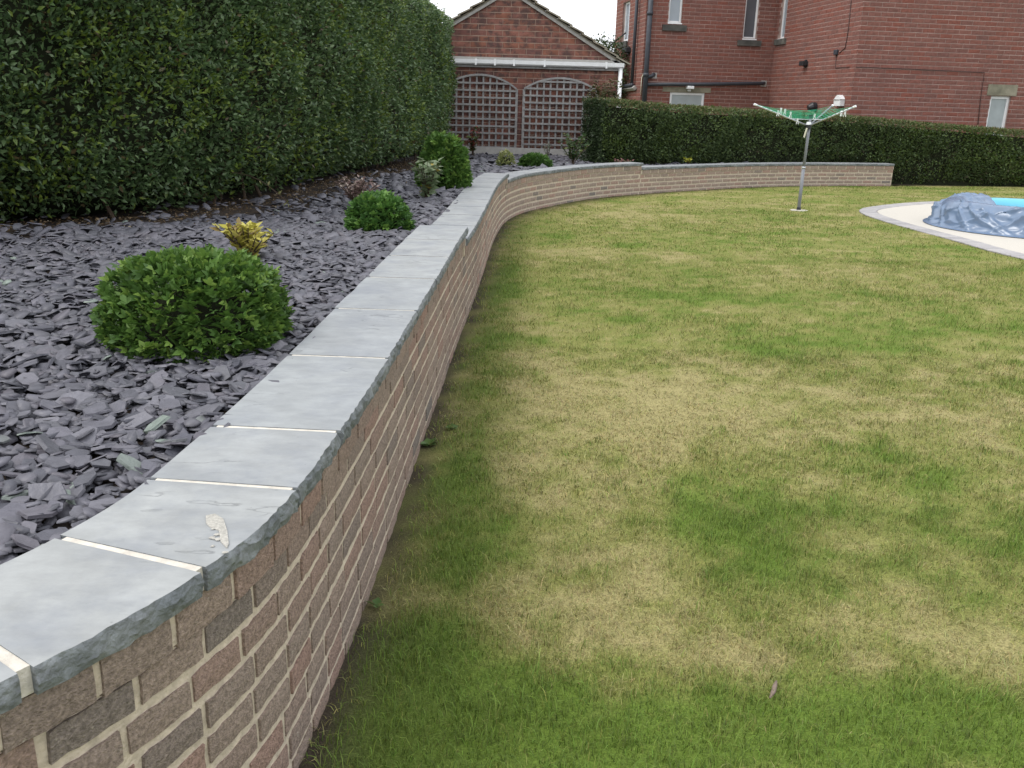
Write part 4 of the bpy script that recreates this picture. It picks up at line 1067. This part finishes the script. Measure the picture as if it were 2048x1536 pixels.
# ------------------------------------------------------------------ house
def build_house():
    a = math.radians(8.3); Ux = np.array([math.cos(a), math.sin(a), 0]); Uy = np.array([-math.sin(a), math.cos(a), 0])   # Ux along the front, Uy away
    D = aty(1709, 150, 23.5); D[2] = 0
    C = onplane(1546, 120, D, Ux); C[2] = 0             # inner corner on the side plane through D
    A = onplane(1286, 120, C, Uy); A[2] = 0
    Bk = onplane(1229, 100, A, Ux); Bk[2] = 0
    E = D + Ux*9
    O = (A + E)/2; O[2] = -.4
    root = thing('house', 'large red brick house with small white framed windows beyond the clipped hedge', 'house', tuple(O))
    g, L, zt, zb = .108, .325, 5.6, -.4
    b = MB(); items = []
    def dist_u(P0, U, P): return float(np.dot(P-P0, U))
    planes = {'front': (A, Ux, -Uy, dist_u(A, Ux, C)), 'mid': (C, -Uy, -Ux, dist_u(C, -Uy, D)), 'right': (D, Ux, -Uy, 9.0), 'side': (Bk, -Uy, -Ux, dist_u(Bk, -Uy, A))}
    def loc(pl, x, y):
        P0, U, N, _ = planes[pl]; q = onplane(x, y, P0, N); return dist_u(P0, U, q), q[2]
    def hole(pl, x0, x1, y0, y1):
        u0, za = loc(pl, x0, y1); u1, _ = loc(pl, x1, y1); _, zt_ = loc(pl, x0, y0); return (min(u0,u1), max(u0,u1), za, zt_)
    def hole2(pl, x0, x1, ybot, ztop):
        u0, za = loc(pl, x0, ybot); u1, _ = loc(pl, x1, ybot); return (min(u0,u1), max(u0,u1), za, ztop)
    H = {k: [] for k in planes}
    w1 = hole2('front', 1336, 1363, 45, 4.85); w2 = hole2('front', 1485, 1512, 77, 4.85); w4 = hole('front', 1338, 1407, 184, 216)
    w3 = hole2('mid', 1556, 1568, 78, 4.85); w5 = hole('right', 1966, 2006, 191, 285); w6 = hole('side', 1243, 1256, 8, 84)
    w5 = (w5[0], w5[1]+.0, w5[2], w5[3])
    H['front'] = [w1, w2, w4]; H['mid'] = [w3]; H['right'] = [w5]; H['side'] = [w6]
    for k, (P0, U, N, ln) in planes.items():
        holed_wall(b, P0-O, U, N, 0, ln, zb, zt, H[k], .16)
        items += [(P0, U, N, s, e, v) for (s, e, v) in split_rows(0, ln, zb+.9, zt, L, g, H[k])]
    # remaining outer walls so the house is closed
    X = E - Ux*0; BK = Bk; EB = E + Uy*float(np.dot(Bk-E, Uy))
    for p, q in ((E, EB), (EB, Bk)):
        b.add([p-O+Zv*zb, q-O+Zv*zb, q-O+Zv*zt, p-O+Zv*zt], [(0,1,2,3)])
    b.build('wall', M['house_mortar'], root)
    facade_bricks(items, root, O, M['red_brick'], M['red_brick_far'], g-.012, 300)
    # hipped roof above the frame
    c0 = [A-Uy*.3-Ux*.3, C-Uy*.3-Ux*.3+Ux*0, D-Uy*.3-Ux*.3, E-Uy*.3+Ux*.3, EB+Uy*.3+Ux*.3, Bk+Uy*.3-Ux*.3]
    V = [p-O+Zv*zt for p in c0] + [(A+EB)/2-O+Zv*(zt+2.6), (D+EB)/2-O+Zv*(zt+2.6)]
    MB().add(V, [(0,1,7,6), (1,2,7), (2,3,7), (3,4,7), (4,5,6,7), (5,0,6), (0,5,4,3,2,1)]).build('roof', M['roof_tile'], root)
    def P_(pl): return planes[pl][0], planes[pl][1], planes[pl][2]
    def sillr(pl, x0, x1, y0, y1):
        u0, za = loc(pl, x0, y1); u1, zb_ = loc(pl, x1, y0); _, zt_ = loc(pl, x0, y0); return (min(u0,u1), max(u0,u1), za, zt_)
    window(root, O, *P_('front'), w1, M['glass_pale'], sill=sillr('front', 1324, 1373, 49, 61))
    window(root, O, *P_('front'), w2, M['glass_dark'], sill=sillr('front', 1474, 1522, 80, 91))
    window(root, O, *P_('front'), w4, M['glass_frost'], fr=.07, inset=.03, lintel=sillr('front', 1325, 1422, 173, 183))
    window(root, O, *P_('mid'), w3, M['glass_pale'], sill=sillr('mid', 1551, 1573, 80, 91))
    window(root, O, *P_('right'), w5, M['glass_frost'], fr=.07, inset=.06, lintel=sillr('right', 1973, 2036, 168, 190), cill=False)
    window(root, O, *P_('side'), w6, M['glass_pale'], sill=sillr('side', 1237, 1256, 86, 97))
    # pipes
    def fp(pl, x, y, out):
        P0, U, N = P_(pl); u, z = loc(pl, x, y); return P0 + U*u + N*out + Zv*z - O
    def pipe(name, pts, r, mt='pipe', n=10): return MB().tube(pts, r, n).build(name, M[mt], root, smooth=True)
    top = fp('front', 1287, 200, .12); ss = top.copy()
    st = pipe('soil_stack', [np.array([*fp('front', 1293, 100, .12)[:2], .6-O[2]]), np.array([*fp('front', 1293, 100, .12)[:2], 5.5-O[2]])], .072)
    xs = fp('front', 1293, 100, .12)
    for zy in (27, 150):
        z = loc('front', 1293, zy)[1]-O[2]; MB().tube([(xs[0], xs[1], z-.05), (xs[0], xs[1], z+.05)], .088, 10).build('collar', M['pipe'], st, smooth=True)
    pipe('branch_pipe', [np.array([xs[0], xs[1], fp('front', 1291, 155, .1)[2]]), fp('front', 1302, 152, .11), fp('front', 1308, 149, .0)], .055)
    pipe('waste_pipe', [np.array([xs[0], xs[1], fp('front', 1293, 169, .1)[2]]), fp('front', 1400, 168.5, .11), fp('front', 1522, 167, .11), fp('front', 1528, 166.5, .0)], .053)
    for (x0, x1, y0, y1) in ((1303, 1313, 145, 157), (1521, 1532, 161, 173)):
        h_ = hole('front', x0, x1, y0, y1); P0, U, N = P_('front'); MB().frame(P0-O, U, Zv, N, *h_, -.01, .016).build('render_patch', M['concrete'], root)
    dp = fp('side', 1277, 60, .1); pipe('downpipe', [np.array([dp[0], dp[1], fp('side', 1273, 168, .1)[2]]), np.array([dp[0], dp[1], 5.5-O[2]])], .05)
    pipe('lean_to_gutter', [fp('side', 1240, 176, .1), fp('side', 1271, 170, .1)], .06)
    MB().tube([fp('side', 1239, 181, .06), fp('side', 1274, 176, .06)], .07, 4).build('lean_to_fascia', M['concrete'], root)
    pipe('cable', [fp('front', 1287, 146, .03), fp('front', 1283, 155, .03), fp('front', 1282, 168, .03), fp('front', 1281, 190, .03)], .012, 'cream_soft', 6)
    pipe('wall_pole', [fp('side', 1261, 66, .15), fp('side', 1239, 122, .9)], .022, 'black_plastic', 6)
    # cable and junction box on the mid face, running round to the right face
    pipe('cable', [fp('mid', 1704, 0, .02), fp('mid', 1698, 60, .02), fp('mid', 1692, 95, .02), fp('mid', 1680, 106, .02)], .009, 'cable', 6)
    pipe('cable', [fp('mid', 1674, 110, .02), fp('mid', 1672, 136, .02), fp('mid', 1700, 134, .02)], .008, 'cable', 6)
    pipe('cable', [fp('right', 1712, 134, .02), fp('right', 1840, 139, .02), fp('right', 1968, 145, .02), fp('right', 1960, 200, .02), fp('right', 1954, 260, .02)], .009, 'cable', 6)
    def boxon(name, pl, x0, x1, y0, y1, out, mt, bevel=.01):
        h_ = hole(pl, x0, x1, y0, y1); P0, U, N = P_(pl)
        return MB().frame(P0-O, U, Zv, N, *h_, 0.004, out).build(name, M[mt], root, bevel=bevel)
    boxon('junction_box', 'mid', 1671, 1677, 100, 110, .07, 'pipe')
    # lamps
    l = boxon('security_light', 'front', 1371, 1384, 172, 178, .2, 'white_plastic'); boxon('sensor', 'front', 1374, 1380, 178, 183, .1, 'white_plastic')
    for (pl, x, y) in (('side', 1258, 101), ('mid', 1612, 127)):
        lo = boxon('floodlight', pl, x-4, x+4, y-4, y+5, .16, 'black_plastic')
        boxon('light_bracket', pl, x-1.5, x+1.5, y-7, y+8, .05, 'black_plastic', .003)
    # white lantern-shaped alarm box with a curved top
    P0, U, N = P_('mid'); h_ = hole('mid', 1676, 1689, 190, 212); u0, u1, v0, v1 = h_; b2 = MB(); ring = []
    n = 7; top = [(u0 + (u1-u0)*i/n, v0+(v1-v0)*(.62+.38*math.sin(math.pi*i/n))) for i in range(n+1)]
    poly = [(u0, v0), *top, (u1, v0)]
    V = [P0-O+U*u+Zv*v+N*.01 for u, v in poly] + [P0-O+U*u+Zv*v+N*.13 for u, v in poly]; k = len(poly)
    al = b2.add(V, [tuple(range(k)), tuple(range(k, 2*k))[::-1]] + [(j, (j+1)%k, k+(j+1)%k, k+j) for j in range(k)]).build('alarm_box', M['white_plastic'], root)
    MB().frame(P0-O, U, Zv, N, u0-.01, u1+.01, v0+(v1-v0)*.55, v0+(v1-v0)*.6, .01, .145).build('rim', M['concrete'], al)
    # dark round vent cowl
    c = fp('mid', 1632, 214, .02); Nn = N
    MB().tube([c, c+Nn*.1, c+Nn*.2-Zv*.03], [.12, .12, .07], 12).build('vent_cowl', M['black_plastic'], root, smooth=False)
build_house()

# ------------------------------------------------------------------ tree behind the garage
def build_tree():
    B = np.array([3.0, 30.0, 0.0]); B[0] = aty(1205, 100, 30)[0]
    root = thing('garden_tree', 'leafy tree top showing behind the garage roof', 'tree', tuple(B))
    zt = aty(1205, 74, 30)[2]
    MB().tube([(0,0,-.2), (.05,.02,zt*.35), (-.05,0,zt*.65), (.05,.05,zt*.9)], [.16,.12,.08,.02], 8).build('trunk', M['bark'], root)
    for k in range(6):
        a = k*1.05; MB().tube([(0,0,zt*(.35+.07*k)), (.5*math.cos(a), .5*math.sin(a), zt*(.5+.07*k)), (.9*math.cos(a), .9*math.sin(a), zt*(.58+.06*k))], [.05,.03,.01], 6).build('limb', M['bark'], root)
    N = 6500; v = rng.normal(0, 1, (N, 3)); v /= np.linalg.norm(v, axis=1)[:, None]
    r = rng.random(N)**.4*(1+.7*(fbm(v[:,0]*2.5, v[:,1]*2.5, v[:,2]*2.5, o=2)-.5))
    P = v*r[:, None]*np.array([1.15, 1.1, 1.15]) + B + np.array([0, 0, zt-1.1])
    foliage_obj('crown', [leaves(P, rng.normal(0, 1, (N, 3)), .11*rng.uniform(.6, 1.3, N), mixcol((.04,.07,.03), (.09,.12,.05), rng.random(N)))], M['leaf_soft'], root, B)
build_tree()
# climber on the garage corner
B = np.array([*aty(1208, 200, 19.6)[:2], .44]); Ht = aty(1208, 158, 19.6)[2]-.44
stem_plant('wall_climber', 'olive leaved climber on the garage wall above the clipped hedge end', B, Ht, .42, 34, 34, .13, (.07,.085,.035), (.11,.10,.045), (.14,.09,.05), up=.3, f3=.25, start=.35, cat='climber')

# ------------------------------------------------------------------ patio
def build_patio():
    n = len(PO); Q = PO + PIN*.27
    V = [(10.5, 12.3, .012)] + [(x, y, .012) for x, y in Q]
    p = tag(MB().add(V, [(0, 1+i, 1+(i+1)%n) for i in range(n)]).build('patio', M['cream']), kind='structure')
    V = []
    for i in range(n): V += [(*(PO[i]+PIN[i]*.28), .005), (*PO[i], .005)]
    MB().add(V, [(2*i, 2*i+1, (2*i+3)%(2*n), (2*i+2)%(2*n)) for i in range(n)]).build('sett_bedding', M['sett_joint'], p)
    tmp = MB().box((-.128, -.071, -.03), (.128, .071, .006)).build('sett', M['sett'], p, bevel=.004); me = tmp.data; first = True
    for i in range(n):
        x, y = PO[i] + PIN[i]*.134; P = proj(np.array([x, y, 0]))
        if not (x < 9.6 and P[0] < 2250): continue
        o = tmp if first else link(bpy.data.objects.new('sett', me), p); first = False
        o.location = (x, y, .010+random.uniform(-.002, .002)); o.rotation_euler = (0, 0, math.atan2(PIN[i][1], PIN[i][0]) + random.uniform(-.01, .01))
build_patio()

# ------------------------------------------------------------------ paddling pool and crumpled cover
def build_pool():
    C = np.array([7.12, 12.62, .014]); R, r = 1.0, .16
    root = thing('paddling_pool', 'turquoise inflatable pool ring showing behind the crumpled blue cover', 'pool', tuple(C))
    def torus(R, r, z, nu=72, nv=14):
        V = []; Fs = []
        for i in range(nu):
            a = 2*math.pi*i/nu; wob = 1+.01*math.sin(5*a)
            for j in range(nv):
                t = 2*math.pi*j/nv; V.append(((R+r*math.cos(t))*math.cos(a)*wob, (R+r*math.cos(t))*math.sin(a)*wob, z+r*math.sin(t)))
        for i in range(nu):
            for j in range(nv): Fs.append((i*nv+j, ((i+1)%nu)*nv+j, ((i+1)%nu)*nv+(j+1)%nv, i*nv+(j+1)%nv))
        return V, Fs
    b = MB(); b.add(*torus(R, r, r)); b.build('tube', M['pool_vinyl'], root, smooth=True)
    b = MB(); V = [(0, 0, .02)] + [((R-.05)*math.cos(2*math.pi*i/48), (R-.05)*math.sin(2*math.pi*i/48), .02) for i in range(48)]
    b.add(V, [(0, 1+i, 1+(i+1)%48) for i in range(48)]).build('floor', M['pool_vinyl'], root)
    # cover: sheet draped over the near rim, bunched up, its slack lying inside the ring
    nu, nv = 300, 90; a0, a1 = math.radians(100), math.radians(325)
    i, j = np.meshgrid(np.arange(nu), np.arange(nv), indexing='ij'); u = i/(nu-1); v = j/(nv-1)
    a = a0 + (a1-a0)*u
    # cross section from outside ground, over the tube, down inside
    prof_r = np.interp(v, [0, .06, .14, .30, .46, .60, .74, .88, 1], [R+.37, R+.32, R+.26, R+.20, R+.02, R-.18, R-.34, R-.52, R-.74])
    prof_z = np.interp(v, [0, .06, .14, .30, .46, .60, .74, .88, 1], [.004, .015, .07, .24, .33, .26, .17, .15, .14])
    f1 = fbm(u*13+v*3, v*3+2, o=1)-.5
    f4 = (1-np.abs(2*fbm(u*30+v*9+1, v*2.5+u*4, o=1)-1))**6 + .8*(1-np.abs(2*fbm(u*21-v*8+8, v*4+3, o=1)-1))**7
    f2 = 1-np.abs(2*fbm(u*12+v*5, v*3-u*3+7, o=1)-1)        # ridged diagonal folds
    f3 = 1-np.abs(2*fbm(u*8-v*5+3, v*3+11, o=1)-1)
    wgt = np.sin(np.pi*np.clip(v*1.08, 0, 1))**.6
    disp = wgt*(.07*f1 + .05*(f2-.72) + .06*(f3-.72) + .06*(f4-.3))
    lift = .045*np.exp(-((u-.09)/.06)**2 - ((v-.6)/.2)**2) + .05*np.exp(-((u-.2)/.05)**2 - ((v-.75)/.15)**2)  # bunched heap
    rr = prof_r + disp*.6; zz_ = prof_z + disp*.6*(v > .05) + lift
    on = np.abs(rr-R) < r+.02
    zz_ = np.where(on, np.maximum(zz_, r + np.sqrt(np.maximum((r+.02)**2-(rr-R)**2, 0)) + .012), zz_)
    end = np.clip(u/.05, 0, 1)*np.clip((1-u)/.02, 0, 1)
    X = rr*np.cos(a); Y = rr*np.sin(a); Zz = np.maximum(zz_, .006)
    out = (v < .1); 
    idx = np.arange(nu*nv).reshape(nu, nv)
    q = np.stack([idx[:-1,:-1], idx[:-1,1:], idx[1:,1:], idx[1:,:-1]], -1).reshape(-1, 4)
    me = np_mesh('pool_cover', np.stack([X.ravel(), Y.ravel(), Zz.ravel()], 1), q, None, True)
    o = obj('pool_cover', me, M['tarp'], None, tuple(C)); tag(o, 'crumpled slate blue plastic cover bunched over the pool rim', 'cover')
    so_ = o.modifiers.new('thickness', 'SOLIDIFY'); so_.thickness = .004
    na, nr = 90, 16; aa, r_ = np.meshgrid(2*np.pi*np.arange(na)/na, np.linspace(.02, R-.06, nr), indexing='ij')
    xx, yy = r_*np.cos(aa), r_*np.sin(aa); zi = .11 + .10*(1-np.abs(2*fbm(xx*3+9, yy*3+4, o=2)-1))**2 + .05*(fbm(xx*7, yy*7+20, o=2)-.5)
    ix = np.arange(na*nr).reshape(na, nr); jx = np.roll(ix, -1, 0)
    qq = np.stack([ix[:,:-1], ix[:,1:], jx[:,1:], jx[:,:-1]], -1).reshape(-1, 4)
    obj('slack_sheet', np_mesh('slack_sheet', np.stack([xx.ravel(), yy.ravel(), zi.ravel()], 1), qq, None, True), M['tarp'], o)
build_pool()

# ------------------------------------------------------------------ rotary clothes line
def build_dryer():
    B = atz(1597, 421, 0); B[2] = 0; Y = B[1]
    root = thing('rotary_clothes_line', 'three armed rotary washing line with green cord on a grey pole in the lawn', 'clothes line', tuple(B))
    hub = aty(1617, 252, Y) - B; topp = aty(1621.5, 232, Y) - B; L_ = hub/np.linalg.norm(hub)
    ax = np.array([hub[0], 0, hub[2]]); 
    MB().tube([(0,0,-.05), hub*.52], .026, 12).build('pole', M['grey_paint'], root, smooth=True)
    MB().tube([hub*.5, topp], .0215, 12).build('upper_pole', M['grey_paint'], root, smooth=True)
    MB().tube([hub*.505, hub*.525], .029, 12).build('collar', M['alu'], root, smooth=True)
    MB().tube([(0,0,-.01), (0,0,.02), (0,0,.05)], [.034, .034, .03], 12).build('socket', M['black_plastic'], root)
    n = 18; V = [(0,0,.012)] + [(.14*math.cos(2*math.pi*k/n)*random.uniform(.85, 1.1), .12*math.sin(2*math.pi*k/n)*random.uniform(.85, 1.1), .008) for k in range(n)]
    V += [(x*1.02, y*1.02, -.02) for x, y, z in V[1:]]
    MB().add(V, [(0, 1+k, 1+(k+1)%n) for k in range(n)] + [(1+k, n+1+k, n+1+(k+1)%n, 1+(k+1)%n) for k in range(n)]).build('concrete_footing', M['cream'], root)
    MB().tube([hub-np.array([0,0,.045]), hub+np.array([0,0,.02])], [.04, .045], 10).build('hub', M['black_plastic'], root)
    MB().tube([hub+np.array([0,0,.02]), hub+np.array([0,0,.06])], [.042, .03], 10).build('hub_cap', M['white_plastic'], root)
    MB().tube([topp-np.array([0,0,.03]), topp+np.array([0,0,.015])], [.03, .03], 10).build('top_cap', M['black_plastic'], root)
    tips = []
    for (px, py, dy) in ((1510, 209, -.18), (1710, 213, -.62), (1665, 211, .80)):
        tips.append(aty(px, py, Y+dy) - B)
    for k, t in enumerate(tips):
        MB().tube([hub, t], .0125, 8).build('arm', M['alu'] if k < 2 else M['grey_paint'], root, smooth=True)
        d = (t-hub)/np.linalg.norm(t-hub); MB().tube([t-d*.03, t+d*.015], .017, 8).build('end_cap', M['white_plastic'], root)
        mid = hub + (t-hub)*.33; 
        MB().tube([topp-np.array([0,0,.05]), mid], .006, 6).build('stay', M['alu'], root)
    lv = MB()
    for m in range(7):
        f = .46 + .52*m/6
        pts = [hub + (t-hub)*f for t in tips]
        for k in range(3):
            p, q = pts[k], pts[(k+1)%3]; ln = np.linalg.norm(q-p)
            MB().tube([p+(q-p)*s - np.array([0,0,.05*ln*4*s*(1-s)]) for s in np.linspace(0, 1, 7)], .0022, 4).build('line', M['line'], root)
    cordtop = hub + np.array([-.02, -.03, 0])
    e = aty(1608, 275, Y-.05) - B
    MB().tube([aty(1614, 256, Y-.05)-B, aty(1611, 265, Y-.05)-B, e], [.012, .014, .013], 6).build('strap', M['cream_soft'], root)
    return B, hub, tips
DB, DHUB, DTIPS = build_dryer()
def build_pegs():
    spots = [(1556, 226, 'left arm'), (1562, 221, ''), (1570, 223, ''), (1581, 229, ''), (1595, 242, ''), (1629, 233, ''), (1683, 226, ''), (1690, 227, '')]
    first = None
    labs = ['white clothes peg in the bunch clipped to the green cord', 'white clothes peg in the bunch clipped to the green cord', 'white clothes peg in the bunch clipped to the green cord',
            'white clothes peg in the bunch clipped to the green cord', 'single white clothes peg low on the bare metal arm', 'white clothes peg beside the top of the grey pole',
            'white clothes peg in the pair near the tip of the dryer arm', 'white clothes peg in the pair near the tip of the dryer arm']
    for (px, py, _), lb in zip(spots, labs):
        Y = DB[1] - (.15 if px < 1600 else .3) if px != 1629 else DB[1]-.04
        P = aty(px, py, Y); tw = random.uniform(-.6, .6)
        root = thing('clothes_peg', lb, 'clothes peg', tuple(P), 'white pegs left on the washing line', rz=tw); root.scale = (.8, .8, .75)
        for s in (-1, 1):
            V = [(s*.004, -.007, .05), (s*.016, -.007, .05), (s*.013, -.007, 0), (s*.026, -.007, -.06), (s*.014, -.007, -.06), (s*.002, -.007, 0)]
            V2 = [(x, .007, z) for x, y, z in V]
            MB().add(V+V2, [tuple(range(6)), tuple(range(6, 12))[::-1]] + [(j, (j+1)%6, 6+(j+1)%6, 6+j) for j in range(6)]).build('prong', M['peg_white'], root)
        MB().tube([(-.016, 0, 0), (.016, 0, 0)], .007, 6).build('spring', M['alu'], root)
build_pegs()

# ------------------------------------------------------------------ small things on the lawn
P = atz(1547, 1380, .012); a0, a1 = atz(1540, 1396, .012)-P, atz(1553, 1362, .014)-P
b = MB(); b.tube([a0, a0*.3+np.array([.002,0,.002]), a1*.5, a1], [.003, .0065, .006, .0025], 7)
o = b.build('dry_leaf_curl', M['stick'], None, smooth=True); o.location = P
tag(o, 'small curled brown dead leaf lying on the mown grass', 'dead leaf')
def weed(px, py, n, sz, label):
    P = atz(px, py, .0); root = thing('weed', label, 'weed', tuple(P))
    a = rng.uniform(0, 2*np.pi, n); ax = np.stack([np.cos(a), np.sin(a), np.full(n, .35)], 1)
    foliage_obj('leaves', [leaves(np.tile(P, (n, 1)) + np.array([0,0,.008]), ax, sz*rng.uniform(.7, 1.2, n), mixcol((.07,.13,.035), (.11,.19,.05), rng.random(n)), (LEAF[0]*np.array([1.8,1,1]), LEAF[1]), .3)], M['leaf_soft'], root, P, stuff=False)
weed(752, 1216, 4, .035, 'tiny round leaved weed at the foot of the brick wall')
weed(858, 893, 7, .05, 'leafy weed rosette growing in the soil strip under the wall')
weed(905, 860, 6, .04, 'small pale weed rosette in the grass near the wall foot')
